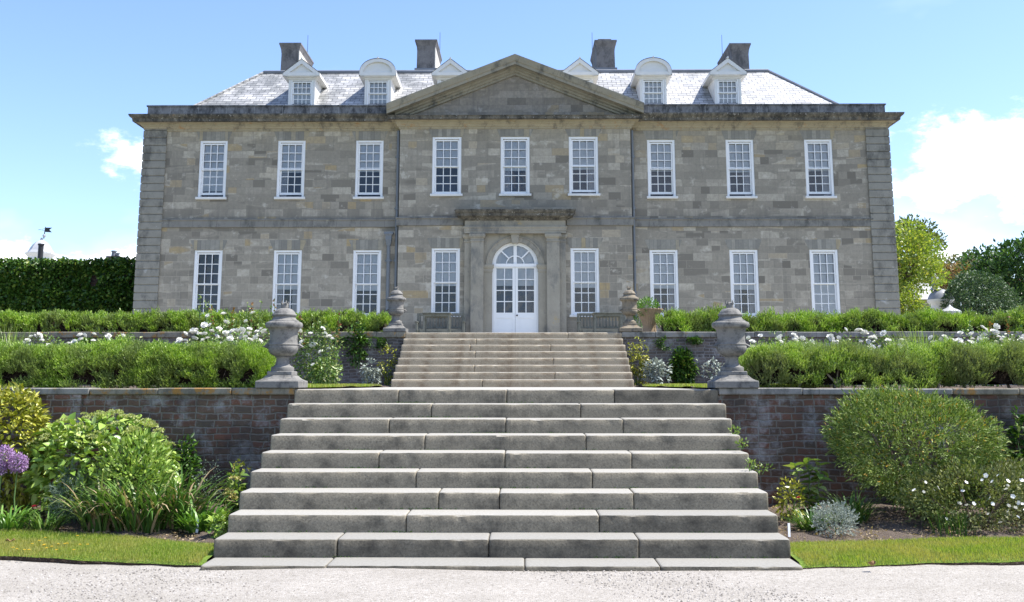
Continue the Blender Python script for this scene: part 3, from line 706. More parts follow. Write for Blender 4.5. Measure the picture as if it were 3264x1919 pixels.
# ------------------------------------------------------------------ sash windows
def window_proto(w, h, cols, rows_half, name='window', sill=True, fr=.085, mat='white'):
    """parts are built round the origin: sill level z=0, wall face y=0, then the window is set in place"""
    def mk(nm, mb, mt, parent, **kw):
        o = bpy.data.objects.new(nm, mesh_of(nm, mb, M[mt], **kw)); link(o, parent); return o
    mb = MB(); y0, y1 = .015, .22; fo = w/2
    mb.box(-fo+.002, -fo+fr, y0, y1, 0, h-.002); mb.box(fo-fr, fo-.002, y0, y1, 0, h-.002)
    mb.box(-fo+fr, fo-fr, y0, y1, h-fr*.9, h-.002); mb.box(-fo+fr, fo-fr, y0+.03, y1, 0, .02)
    root = mk(name, mb, mat, None, bevel=.006)
    iw = w-2*fr; half = (h-fr*.9-.02)/2
    def sash(z0, y, flip):
        mb = MB(); st = .048; x0, x1, z1 = -iw/2+.001, iw/2-.001, z0+half
        bot = .075 if not flip else .035; top = .045 if flip else .035
        mb.box(x0, x0+st, y, y+.04, z0, z1); mb.box(x1-st, x1, y, y+.04, z0, z1)
        mb.box(x0+st, x1-st, y, y+.04, z0, z0+bot); mb.box(x0+st, x1-st, y, y+.04, z1-top, z1)
        gx0, gx1, gz0, gz1 = x0+st, x1-st, z0+bot, z1-top; b = .012
        for i in range(1, cols):
            xx = gx0+(gx1-gx0)*i/cols; mb.box(xx-b, xx+b, y+.003, y+.032, gz0, gz1)
        for j in range(1, rows_half):
            zz = gz0+(gz1-gz0)*j/rows_half; mb.box(gx0, gx1, y+.005, y+.030, zz-b, zz+b)
        return mb
    up = mk('sash', sash(.02+half-.018, .055, True), mat, root)
    lo = mk('sash', sash(.02, .10, False), mat, root)
    mb = MB(); mb.face_pts([(-iw/2+.03, .12, .07), (iw/2-.03, .12, .07), (iw/2-.03, .12, h-fr*.9-.03), (-iw/2+.03, .12, h-fr*.9-.03)])
    gl = mk('pane', mb, 'glass', root, recalc=False)
    mb = MB(); mb.box(-iw/2, iw/2, 0, .008, -1, 0); bl = mk('blind', mb, 'blind', root); bl.location = (0, .132, h-fr*.9)
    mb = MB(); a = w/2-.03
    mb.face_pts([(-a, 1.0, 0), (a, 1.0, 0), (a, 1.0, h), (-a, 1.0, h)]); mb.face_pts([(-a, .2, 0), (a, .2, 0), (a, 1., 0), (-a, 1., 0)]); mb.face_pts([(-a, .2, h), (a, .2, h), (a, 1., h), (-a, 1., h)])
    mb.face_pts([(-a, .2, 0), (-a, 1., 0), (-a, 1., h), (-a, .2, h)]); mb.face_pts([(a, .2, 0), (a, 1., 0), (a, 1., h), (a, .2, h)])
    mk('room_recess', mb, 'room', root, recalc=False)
    if sill:
        mb = MB(); mb.box(-w/2-.05, w/2+.05, -.085, .05, -.085, -.001); mk('sill', mb, 'white_worn', root, bevel=.012)
    return root
def place_window(src, first, x, y, z, blind=.5, lift=0.0, drape=0):
    o = src if first else copy_tree(src)
    for s in ((-1, 1), (1,), (-1,))[drape-1] if drape else ():
        mb = MB(); n = 9; mb.grid([[(s*(.16+.028*j), .17+.012*(j % 2), z_) for j in range(n)] for z_ in (.05, 1.8)]); cu_ = bpy.data.objects.new('curtain', mesh_of('curtain', mb, M['curtain'], recalc=False)); link(cu_, o)
    o.parent = house; o.location = Vector((x, y, z))-WLOC[house.name]
    for ch in o.children:
        if ch.name.startswith('blind'): ch.scale = (1, 1, max(.01, blind*ch.location.z))
        if lift and ch.name.startswith('sash') and abs(ch.data.vertices[0].co.y-.10) < .01: ch.location.z = lift
    return o
def voussoirs(x, z, w, Y, n=7, hgt=.33):
    """flat arch of wedge stones standing 4 mm proud of the wall"""
    mb = MB(); hw, tw = w/2+.02, w/2+.15
    mb.face_pts([(x-hw, Y-.006, z+.004), (x+hw, Y-.006, z+.004), (x+tw, Y-.006, z+hgt), (x-tw, Y-.006, z+hgt)])
    part('flat_arch', mb, M['arch'], house, recalc=False)
def mat_arch():
    m, nt = new_mat('flat_arch_stone'); t = NT(nt); co = t.coord()
    x, y, z = t.sep(co)
    f = t.math('MULTIPLY', t.noise(co, .9, 0), 30)
    v = t.add('ShaderNodeTexVoronoi', voronoi_dimensions='1D', i_Scale=7.0); t.link(x, v.inputs['W'])
    c = t.ramp(t.sep(v.outputs['Color'])[0], [(0, (.235, .222, .19)), (.5, (.30, .282, .238)), (.8, (.34, .32, .27)), (1, (.40, .32, .18))])
    c = t.mix(t.ramp(t.noise(co, 7, 5, .7), [(.4, 0.0), (.75, .5)]), c, (.15, .145, .13))
    e = t.add('ShaderNodeTexVoronoi', voronoi_dimensions='1D', feature='DISTANCE_TO_EDGE', i_Scale=7.0); t.link(x, e.inputs['W'])
    c = t.mix(t.ramp(e.outputs['Distance'], [(.02, .6), (.05, 0.0)]), c, (.13, .125, .115))
    t.out(t.principled(c, .9, .2, t.bump(t.noise(co, 22, 4), .2, .01))); return m
M['arch'] = mat_arch()
up_src = window_proto(.94, 1.95, 3, 3); first = True
for (x, z0, z1, w), bl, lf in zip(UW, (.53, .54, .88, .53, .55, .53), (.075, 0, 0, 0, .07, 0)):
    place_window(up_src, first, x, HY+.012, z0, bl, lf, {-7.55: 3, 7.55: 2, 10.19: 2}.get(x, 0)); voussoirs(x, z1, w, HY); first = False
cu_src = window_proto(.98, 1.95, 3, 3)
for i, ((x, z0, z1, w), bl, lf) in enumerate(zip(UC, (.52, .57, .55), (0, 0, .055))):
    place_window(cu_src, i == 0, x, CYF+.012, z0, bl, lf, (0, 3, 2)[i]); voussoirs(x, z1, w, CYF, hgt=.31)
lo_src = window_proto(.94, 2.19, 3, 3)
for i, ((x, z0, z1, w), bl) in enumerate(zip(LW, (.60, .58, .02, .57, .59, 1.0))):
    place_window(lo_src, i == 0, x, HY+.012, z0, bl, 0, {-7.55: 1, 4.91: 2, 7.55: 1}.get(x, 0)); voussoirs(x, z1, w, HY)
for (x, z0, z1, w), bl in zip(LC, (.55, .58)):
    place_window(lo_src, False, x, CYF+.012, z0, bl); voussoirs(x, z1, w, CYF)

# ------------------------------------------------------------------ dormers
def dormer(x, arched):
    Y = 33.62; zb, ze = 11.1, 12.12; hw = .46; k = (ZR-10.72)/(YR-33.02)
    zr = lambda y: 10.72+k*(y-33.02)
    d = empty('dormer', (x, Y, zb), parent=house)
    d.location = Vector((x, Y, zb))-WLOC[house.name]; WLOC[d.name] = Vector((x, Y, zb))
    # front with an opening, cheeks
    mb = MB(); wall_open(mb, x-hw, x+hw, zb, ze+.1, Y, [(x-.385, x+.385, zb+.06, ze)], .1)
    for s in (-1, 1):
        mb.face_pts([(x+s*hw, Y, zb), (x+s*hw, Y+(ze+.1-zr(Y))/k, ze+.1), (x+s*hw, Y, ze+.1)])
    part('dormer_wall', mb, M['white_worn'], d, recalc=False)
    ow = .635; zs = ze+.07; fr = []
    if arched:
        rise = .52; a = np.linspace(0, PI, 17); outer = [(ow*math.cos(t), .10+rise*math.sin(t)**.92) for t in a]; inner = [((ow-.13)*math.cos(t), .12+(rise-.13)*math.sin(t)) for t in a]
        outer = [(ow, 0.02)]+outer+[(-ow, .02)]; inner = [(ow-.13, .115)]+inner+[(-ow+.13, .115)]
    else:
        rise = .50; outer = [(ow, .0), (ow, .11), (0, .11+rise), (-ow, .11), (-ow, 0)]; inner = [(ow-.2, .10), (ow-.2, .115), (0, rise-.05), (-ow+.2, .115), (-ow+.2, .10)]
    yb = lambda z: Y+(z-zr(Y))/k+.1
    # roof covering running back to the slope
    mb = MB(); yf = Y-.16
    rows = [[(x+u, yf-.012, zs+v+.02) for u, v in outer], [(x+u, yb(zs+v), zs+v+.02) for u, v in outer]]
    mb.grid(rows); part('dormer_roof', mb, M['lead_light' if arched else 'slate'], d, recalc=False)
    mb = MB(); rows = [[(x+u, yf, zs+v) for u, v in outer], [(x+u, yf, zs+v) for u, v in inner]]; mb.grid(rows)
    mb.grid([[(x+u, yf, zs+v) for u, v in inner], [(x+u, yf+.07, zs+v) for u, v in inner]])
    mb.face_pts([(x+u, yf+.07, zs+v) for u, v in inner])
    part('dormer_pediment', mb, M['white_worn'], d, recalc=False)
    mb = MB(); mb.sweep([(0, ze-.02), (.03, ze), (.04, ze+.03), (.10, ze+.05), (.13, ze+.075), (.155, ze+.085), (.155, ze+.20)], x-hw, x+hw, Y, Y+.25); part('dormer_cornice', mb, M['white_worn'], d)
    # soffit and eaves boards running back on both flanks
    for s in (-1, 1):
        mb = MB(); z0_, z1_ = zs-.03, zs+.105; xa, xb = x+s*(hw-.02), x+s*(ow+.01)
        mb.face_pts([(xb, yf, z0_+.03), (xb, yb(z0_), z0_+.03), (xb, yb(z1_), z1_), (xb, yf, z1_)])
        mb.face_pts([(xa, yf, z0_), (xa, yb(z0_), z0_), (xb, yb(z0_), z0_+.03), (xb, yf, z0_+.03)]); part('eaves_board', mb, M['white_worn'], d, recalc=False)
    mb = MB(); mb.tube([(x, yf-.03, zs+rise+.13), (x, yf+.2, zs+rise+.13)], .035, .035, 6); part('ridge_cap', mb, M['white_worn'], d)
    return d
dm_src = None
for i, (x, arched) in enumerate(((-7.42, 0), (-4.77, 1), (-2.25, 0), (2.24, 0), (4.78, 1), (7.36, 0))):
    d = dormer(x, arched)
    if dm_src is None: dm_src = window_proto(.77, .96, 4, 2, 'dormer_window', False, .05); o = dm_src
    else: o = copy_tree(dm_src)
    o.parent = d; o.location = Vector((x, 33.62-.004, 11.16))-WLOC[d.name]
    for ch in o.children:
        if ch.name.startswith('blind'): ch.scale = (1, 1, (.88 if x < 0 else .97)*ch.location.z)

# ------------------------------------------------------------------ doorcase and garden door
dc = empty('doorcase', (0, CYF, TZ), parent=house); dc.location = Vector((0, CYF, TZ))-WLOC[house.name]; WLOC[dc.name] = Vector((0, CYF, TZ))
FP = 32.62     # arched panel between the pilasters
mb = MB(); a = np.linspace(0, PI, 25); RI, ZS = .755, 5.50
arc = [(RI*math.cos(t), ZS+RI*math.sin(t)) for t in a]
for i in range(24):
    (u0, v0), (u1, v1) = arc[i], arc[i+1]
    mb.face_pts([(u0, FP, v0), (u0, FP, 6.54), (u1, FP, 6.54), (u1, FP, v1)]); mb.face_pts([(u0, FP, v0), (u1, FP, v1), (u1, FP+.32, v1), (u0, FP+.32, v0)])
for s in (-1, 1):
    mb.face_pts([(s*RI, FP, TZ-.3), (s*1.06, FP, TZ-.3), (s*1.06, FP, ZS), (s*RI, FP, ZS)]); mb.face_pts([(s*RI, FP, ZS), (s*1.06, FP, ZS), (s*1.06, FP, 6.54), (s*RI, FP, 6.54)])
    mb.face_pts([(s*RI, FP, TZ-.3), (s*RI, FP+.32, TZ-.3), (s*RI, FP+.32, ZS), (s*RI, FP, ZS)])
part('arched_panel', mb, M['door_stone'], dc, recalc=False)
mb = MB(); rows = []
for r, y in ((RI+.002, FP-.02), (RI+.15, FP-.02), (RI+.165, FP-.045), (RI+.20, FP-.045), (RI+.20, FP+.01)): rows.append([(r*math.cos(t), y, ZS+r*math.sin(t)) for t in a])
mb.grid(rows); part('archivolt', mb, M['door_stone'], dc, recalc=False)
mb = MB(); mb.grid([[(-.105, FP-.10, 6.20), (.105, FP-.10, 6.20), (.105, FP+.02, 6.20), (-.105, FP+.02, 6.20)], [(-.145, FP-.12, 6.49), (.145, FP-.12, 6.49), (.145, FP+.02, 6.49), (-.145, FP+.02, 6.49)]], True, True, True)
mb.box(-.16, .16, FP-.145, FP+.02, 6.49, 6.535); part('keystone', mb, M['door_stone'], dc, bevel=.008)
for s in (-1, 1):
    x0, x1 = sorted((s*(RI-.0), s*1.02))
    mb = MB(); mb.sweep([(-.01, 5.26), (.02, 5.27), (.02, 5.37), (.045, 5.40), (.06, 5.45), (.06, 5.51), (-.01, 5.52)], x0, x1, FP, FP+.2); part('impost', mb, M['door_stone'], dc)
    x0, x1 = sorted((s*1.03, s*1.445)); cap = [(0, 6.24), (.02, 6.25), (.02, 6.29), (0, 6.30), (.005, 6.36), (.04, 6.39), (.06, 6.43), (.06, 6.50), (0, 6.515)]
    base = [(.06, TZ-.3), (.06, TZ+.14), (.035, TZ+.2), (.01, TZ+.25), (0, TZ+.27)]
    mb = MB(); mb.sweep(base+cap, x0, x1, 32.44, CYF+.05); part('pilaster', mb, M['door_stone'], dc)
    x0, x1 = sorted((s*1.447, s*1.66)); mb = MB(); mb.sweep(base+cap, x0, x1, 32.57, CYF+.05); part('half_pilaster', mb, M['door_stone'], dc)
mb = MB(); mb.sweep([(0, 6.517), (0, 6.60), (.015, 6.605), (.015, 6.68), (.04, 6.70), (.04, 6.74), (0, 6.75)], -1.66, 1.66, 32.43, CYF+.05); part('architrave', mb, M['door_stone'], dc)
mb = MB(); mb.sweep([(0, 6.752), (0, 6.95)], -1.65, 1.65, 32.45, CYF+.05); part('frieze', mb, M['door_stone'], dc)
mb = MB(); mb.sweep([(.0, 6.94), (.03, 6.96), (.06, 7.0), (.11, 7.02), (.20, 7.06), (.235, 7.065), (.25, 7.15), (.29, 7.18), (.32, 7.24), (.32, 7.27), (0, 7.31)], -1.66, 1.66, 32.44, CYF+.05); part('doorcase_cornice', mb, M['door_cornice'], dc)
# door
dr = empty('garden_door', (0, FP+.1, TZ), parent=house); dr.location = Vector((0, FP+.1, TZ))-WLOC[house.name]; WLOC[dr.name] = Vector((0, FP+.1, TZ)); YD = FP+.1
def fan():
    mb = MB(); a = np.linspace(0, PI, 25)
    def ring(r0, r1, y0, y1):
        rows = [[(r*math.cos(t), y, ZS+.02+r*math.sin(t)) for t in a] for r, y in ((r0, y1), (r0, y0), (r1, y0), (r1, y1))]; mb.grid(rows)
    ring(.63, RI-.003, YD, YD+.1); ring(.275, .31, YD+.02, YD+.06)
    for t in (R(45), R(90), R(135)):
        w = .022 if t != R(90) else .055; c, s = math.cos(t), math.sin(t); n = (-s, c); z0 = ZS+.02
        r0 = .30 if t != R(90) else .02
        q = [(c*r0+n[0]*w, s*r0+n[1]*w), (c*.66+n[0]*w, s*.66+n[1]*w), (c*.66-n[0]*w, s*.66-n[1]*w), (c*r0-n[0]*w, s*r0-n[1]*w)]
        mb.grid([[(u, YD+.012, z0+v) for u, v in q], [(u, YD+.05, z0+v) for u, v in q]], True, True, True)
    mb.box(-RI+.003, RI-.003, YD-.02, YD+.1, ZS-.055, ZS+.05)
    return mb
part('fanlight', fan(), M['white'], dr)
mb = MB(); mb.box(-RI+.003, -RI+.055, YD, YD+.12, TZ, ZS-.056); mb.box(RI-.055, RI-.003, YD, YD+.12, TZ, ZS-.056); part('door_frame', mb, M['white'], dr)
for s in (-1, 1):
    x0, x1 = sorted((s*.004, s*(RI-.057))); mb = MB(); y = YD+.02; z0, z1 = TZ+.02, ZS-.058; st = .085
    mb.box(x0, x0+st, y, y+.05, z0, z1); mb.box(x1-st, x1, y, y+.05, z0, z1)
    g0, g1 = 3.95, 5.40
    mb.box(x0+st, x1-st, y, y+.05, g1, z1); mb.box(x0+st, x1-st, y, y+.05, 3.77, g0); mb.box(x0+st, x1-st, y, y+.05, z0, z0+.2); mb.box(x0+st, x1-st, y+.02, y+.05, z0+.2, 3.77)
    mb.box(x0+st+.05, x1-st-.05, y+.008, y+.03, z0+.25, 3.72)
    xc = (x0+x1)/2; mb.box(xc-.015, xc+.015, y+.006, y+.045, g0, g1)
    for j in (1, 2, 3): zz = g0+(g1-g0)*j/4; mb.box(x0+st, x1-st, y+.008, y+.043, zz-.015, zz+.015)
    lf = part('door_leaf', mb, M['white'], dr)
    if s > 0:
        mb = MB(); mb.lathe([(.0, -.03), (.012, -.02), (.012, 0), (.026, .01), (.028, .025), (.018, .04), (0, .045)], 0, 0, 0, 12)
        mb.v = [(x0+.055+vx, y-vz-.004, 3.86+vy) for vx, vy, vz in mb.v]; part('door_knob', mb, M['iron'], lf)
mb = MB(); mb.face_pts([(-.68, YD+.045, 3.9), (.68, YD+.045, 3.9), (.68, YD+.045, 5.42), (-.68, YD+.045, 5.42)]); mb.face_pts([(0, YD+.045, ZS+.02)]+[(.7*math.cos(t), YD+.045, ZS+.02+.7*math.sin(t)) for t in a]); part('door_glass', mb, M['glass'], dr, recalc=False)
mb = MB(); mb.box(-.70, .70, YD+.09, YD+.10, 4.83, ZS); mb.face_pts([(.71*math.cos(t), YD+.09, ZS+.02+.71*math.sin(t)) for t in a]); part('door_blind', mb, M['blind'], dr, recalc=False)
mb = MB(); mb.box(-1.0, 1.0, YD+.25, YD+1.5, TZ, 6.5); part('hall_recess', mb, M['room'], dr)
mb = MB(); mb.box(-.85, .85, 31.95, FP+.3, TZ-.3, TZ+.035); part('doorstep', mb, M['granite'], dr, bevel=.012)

# ------------------------------------------------------------------ rainwater pipes
def pipe(x, y, z0, z1, r, hopper=None):
    mb = MB(); mb.tube([(x, y, z0), (x, y, z1)], r, r, 8); p = part('drainpipe', mb, M['pipe'], house, smooth=True)
    z = z0+1.1
    while z < z1-.3:
        mb = MB(); mb.lathe([(r, -.05), (r*1.35, -.045), (r*1.35, .045), (r, .05)], x, y, z, 10); mb.box(x-r*1.9, x+r*1.9, y+.01, y+.07, z-.02, z+.02); part('collar', mb, M['pipe'], p); z += 1.75
    if hopper:
        mb = MB(); h = z1; mb.grid([[(x-r, y-r, h-.12), (x+r, y-r, h-.12), (x+r, y+r, h-.12), (x-r, y+r, h-.12)], [(x-.10, y-.10, h+.08), (x+.10, y-.10, h+.08), (x+.10, y+.08, h+.08), (x-.10, y+.08, h+.08)], [(x-.10, y-.10, h+.2), (x+.10, y-.10, h+.2), (x+.10, y+.08, h+.2), (x-.10, y+.08, h+.2)], [(x-.15, y-.13, h+.26), (x+.15, y-.13, h+.26), (x+.15, y+.09, h+.26), (x-.15, y+.09, h+.26)], [(x-.14, y-.12, h+.33), (x+.14, y-.12, h+.33), (x+.14, y+.09, h+.33), (x-.14, y+.09, h+.33)]], True, True, True)
        part('hopper', mb, M['pipe'], p)
pipe(-3.93, 32.90, TZ-.1, 10.08, .05); pipe(3.93, 32.90, TZ-.1, 10.08, .045); pipe(-4.19, 32.90, TZ-.1, 6.30, .062, True)
# ================================================================== GROUND, TERRACES, STEPS
MZ = 1.5975                    # middle level
def structure(name, mb, mat, label=None, recalc=False):
    o = part(name, mb, mat, None, (0, 0, 0), recalc=recalc); o['kind'] = 'structure'
    if label: o['label'] = label
    return o
mb = MB(); mb.face_pts([(-3000, -3000, -.10), (3000, -3000, -.10), (3000, 3000, -.10), (-3000, 3000, -.10)]); structure('ground', mb, M['field'])
def front_edge(x):   # where turf meets gravel
    ax = abs(x); return (9.70 if x < 0 else 9.60)+max(0, ax-2.75)*(.155 if x < 0 else .135)+.018*math.sin(x*5.1)+.012*math.sin(x*13)
def lip(x): return min(1, max(.15, (abs(x)-3.1)/1.2))   # the turf is cut cleanly only away from the steps
def back_edge(x):
    ax = abs(x); return (10.45+.46*(ax-2.75)-.032*(ax-2.75)**2 if x < 0 else 10.62+.13*(ax-2.75))+.03*math.sin(x*4.3)
mb = MB(); xs = np.linspace(-14, 14, 57); ys = np.concatenate([np.linspace(-10, 4, 8), np.linspace(5, 10.6, 12)])
mb.grid([[(x, y, .012*math.sin(x*1.3+y)+.006*math.sin(y*3.1+x*2.2)-.006) for x in xs] for y in ys]); structure('gravel_path', mb, M['gravel'])
for s, nm in ((-1, 'lawn'), (1, 'lawn')):
    mb = MB(); xs = np.linspace(2.756, 12, 140)*s; rows = []; edge = []
    for x in xs:
        f, b = front_edge(x), back_edge(x); b = min(b, 12.9)
        edge.append([(x, f+.012, -.06), (x, f-.004+.006*math.sin(x*40), .0), (x, f+.004*math.sin(x*57), .022*lip(x)+.006*math.sin(x*2.3))]); rows.append([(x, f+.005, .022*lip(x)+.002+.006*math.sin(x*2.3)), (x, f+.10, .042), (x, (f+b)/2, .062), (x, b, .072), (x, b+.02, .02)])
    mb.grid(rows); structure(nm, mb, M['lawn'], recalc=True)
    mb = MB(); mb.grid(edge); structure('turf_edge', mb, M['soil_dark'], recalc=True)
    mb = MB(); xs = np.linspace(2.6, 12, 80)*s; rows = []
    for x in xs:
        b = min(back_edge(x), 12.9)
        rows.append([(x, b-.05+(13.4-b+.05)*t, .045+.11*t+.03*math.sin(x*9+t*7)*math.sin(t*11+x*3)*(t > 0)) for t in np.linspace(0, 1, 16)])
    mb.grid(rows); structure('soil_bed', mb, M['soil'], recalc=True)
# middle terrace: soil with grass margins, paved landing between the flights
for s in (-1, 1):
    mb = MB(); xs = np.linspace(2.74, 40, 60)*s; ys = np.linspace(13.3, 25.3, 30)
    mb.grid([[(x, y, MZ-.015+(.02*math.sin(x*3+y*2)+.03*(y > 15)+(-.09 if abs(x) > 3.3 and y < 13.6 else 0))) for x in xs] for y in ys]); structure('middle_terrace', mb, M['soil'], recalc=True)
    mb = MB(); xs = np.linspace(2.742, 4.6, 8)*s; ys = np.linspace(13.7, 21.5, 14)
    mb.grid([[(x, y, MZ+.02) for x in xs] for y in ys]); structure('grass_margin', mb, M['lawn'], recalc=True)
mb = MB(); mb.box(-2.74, 2.74, 13.62, 22.7, MZ-.3, MZ-.004); structure('landing', mb, M['paving'])
# upper terrace
mb = MB(); mb.face_pts([(-70, 25.35, TZ-.02), (70, 25.35, TZ-.02), (70, 140, TZ-.02), (-70, 140, TZ-.02)])
mb.face_pts([(-70, 140, TZ-.02), (70, 140, TZ-.02), (90, 170, -.2), (-90, 170, -.2)])
for s in (-1, 1): mb.face_pts([(s*70, 25.35, TZ-.02), (s*70, 140, TZ-.02), (s*90, 170, -.2), (s*76, 25.35, -.2)])
structure('upper_terrace', mb, M['paving'])

def flight(name, label, y0, t, r, n, z0, hw, joints, mats, group, base_front=None):
    root = empty(name, (0, y0, z0-r), label, 'steps', group)
    for i in range(n):
        zt = z0+r*i; y = y0+t*i; st = empty('step', (0, y, zt), parent=root); st.location = Vector((0, y-y0, zt-z0+r)); WLOC[st.name] = Vector((0, y, zt))
        cuts = [-hw]+joints[i]+[hw]
        for j in range(len(cuts)-1):
            g = .004; mb = MB(); dy, dz = random.uniform(-.006, .006), random.uniform(-.004, .003)
            xa, xb = cuts[j]+(g if j else random.uniform(-.01, .01)), cuts[j+1]-(g if j < len(cuts)-2 else random.uniform(-.01, .01))
            fy, tz, bv = y+dy, zt+dz, (.020 if n == 10 else .026)
            pf = [(y+t+.12, zt-r-.015), (y+t+.12, tz), (fy+bv*3, tz), (fy+bv, tz-.002), (fy+bv*.3, tz-bv*.3), (fy, tz-bv), (fy-.002, tz-r*.5), (fy, zt-r-.015)]
            xs_ = [xa, xa+.008, xa+.02]+list(np.linspace(xa+.06, xb-.06, max(3, int((xb-xa)/.07))))+[xb-.02, xb-.008, xb]
            rows = []
            for qi, xx in enumerate(xs_):
                e_ = (.012, .003, 0)[min(qi, 2)] if qi < 3 else ((.012, .003, 0)[min(len(xs_)-1-qi, 2)])
                row = []
                for pi, (py_, pz_) in enumerate(pf):
                    w_ = (0, 0, .2, .8, 1, .8, .5, .2)[pi]; nv = Vector((xx*6+j*3, i*5.1, pi*.35))
                    jj = mnoise(nv)*.006*w_+(max(0, mnoise(nv*2.7)-.32)*.035*w_ if pi in (3, 4, 5) else 0)
                    row.append((xx, py_+jj+(e_ if pi > 2 else 0), pz_-abs(jj)*(pi in (3, 4, 5))-(e_*.8 if 0 < pi < 5 else 0)))
                rows.append(row)
            mb.grid(rows, True, True, True)
            m = mats[i] if not isinstance(mats[i], list) else mats[i][j % len(mats[i])]
            o = part('slab', mb, M[m], st, smooth=True)
    mb = MB(); prof = [(y0+.1, z0-r-.2)]
    for i in range(n): prof += [(y0+t*i+.1, z0+r*i-r*.9), (y0+t*i+t+.1, z0+r*i-r*.9)]
    prof += [(y0+t*n+.1, z0-r-.2)]
    mb.grid([[(-hw+.04, y, z) for y, z in prof], [(hw-.04, y, z) for y, z in prof]], True, True, True); part('core', mb, M['brick_grey'], root)
    return root
def jx(px_list, yy, z): # joint positions in metres from their place in the photograph
    out = []
    for p in px_list: d = ray(p, 945-0); out.append(round((p-1282)/2471*yy*1.0+X0_, 3))
    return out
y0, t, r = 9.547, .409, .1735
J = [[820, 1290, 1610], [845, 1205, 1560], [1008, 1467], [1085, 1230, 1550], [1030, 1452], [940, 1243, 1547], [1050, 1438], [963, 1245, 1528], [1065, 1426], [985, 1247, 1508]]
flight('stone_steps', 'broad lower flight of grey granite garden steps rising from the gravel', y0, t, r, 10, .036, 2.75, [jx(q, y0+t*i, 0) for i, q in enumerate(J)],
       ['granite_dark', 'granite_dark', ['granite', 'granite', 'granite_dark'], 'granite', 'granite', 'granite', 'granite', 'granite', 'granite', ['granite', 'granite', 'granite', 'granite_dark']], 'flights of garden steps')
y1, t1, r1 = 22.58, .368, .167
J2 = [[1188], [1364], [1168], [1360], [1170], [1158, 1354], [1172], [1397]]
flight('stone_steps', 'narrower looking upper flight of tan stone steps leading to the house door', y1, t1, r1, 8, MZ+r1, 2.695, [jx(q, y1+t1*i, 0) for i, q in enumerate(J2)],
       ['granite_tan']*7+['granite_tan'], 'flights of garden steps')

# ------------------------------------------------------------------ retaining walls
def garden_wall(label, x0, x1, y, z0, z1, mat, cmat, th=.34, ch=.085, piers=()):
    w = empty('retaining_wall', ((x0+x1)/2, y, z0), label, 'garden wall', 'retaining walls of the terraces')
    mb = MB(); mb.box(x0, x1, y, y+th, z0-.2, z1-ch); part('brickwork', mb, M[mat], w)
    for a, b in piers:
        mb = MB(); mb.box(a, b, y-.055, y+.05, z0-.2, z1-ch-.001); part('pier', mb, M[mat], w)
    x = x0; k = 0
    while x < x1-.01:
        e = min(x1, x+random.uniform(.75, 1.15)); 
        if x1-e < .4: e = x1
        mb = MB(); dz = random.uniform(-.006, .006); mb.box(x+.003, e-.003, y-.055+random.uniform(-.006, .006), y+th+.03, z1-ch+.001, z1+dz); part('coping_stone', mb, M[cmat if not callable(cmat) else cmat(x)], w, bevel=.012); x = e
    return w
garden_wall('lower red brick retaining wall with orange lichen on its coping, left of the granite steps', -12, -2.752, 13.30, 0, 1.612, 'brick_red', lambda x: 'coping' if -5.6 < x < -3.4 else 'coping_grey', piers=((-6.0, -5.55),))
garden_wall('lower red brick retaining wall with pale grey coping, behind the big willow-leaved bush', 2.752, 12, 13.30, 0, 1.612, 'brick_red', lambda x: 'coping' if x > 5.6 else 'coping_grey', piers=((5.55, 5.75),))
garden_wall('upper grey brick terrace wall behind the white roses, left of the upper steps', -40, -2.70, 25.20, MZ, TZ+.015, 'brick_grey', 'coping', th=.4, ch=.14)
garden_wall('upper grey brick terrace wall with dark ivy patch, right of the upper steps', 2.70, 40, 25.20, MZ, TZ+.015, 'brick_grey', 'coping_grey', th=.4, ch=.14)

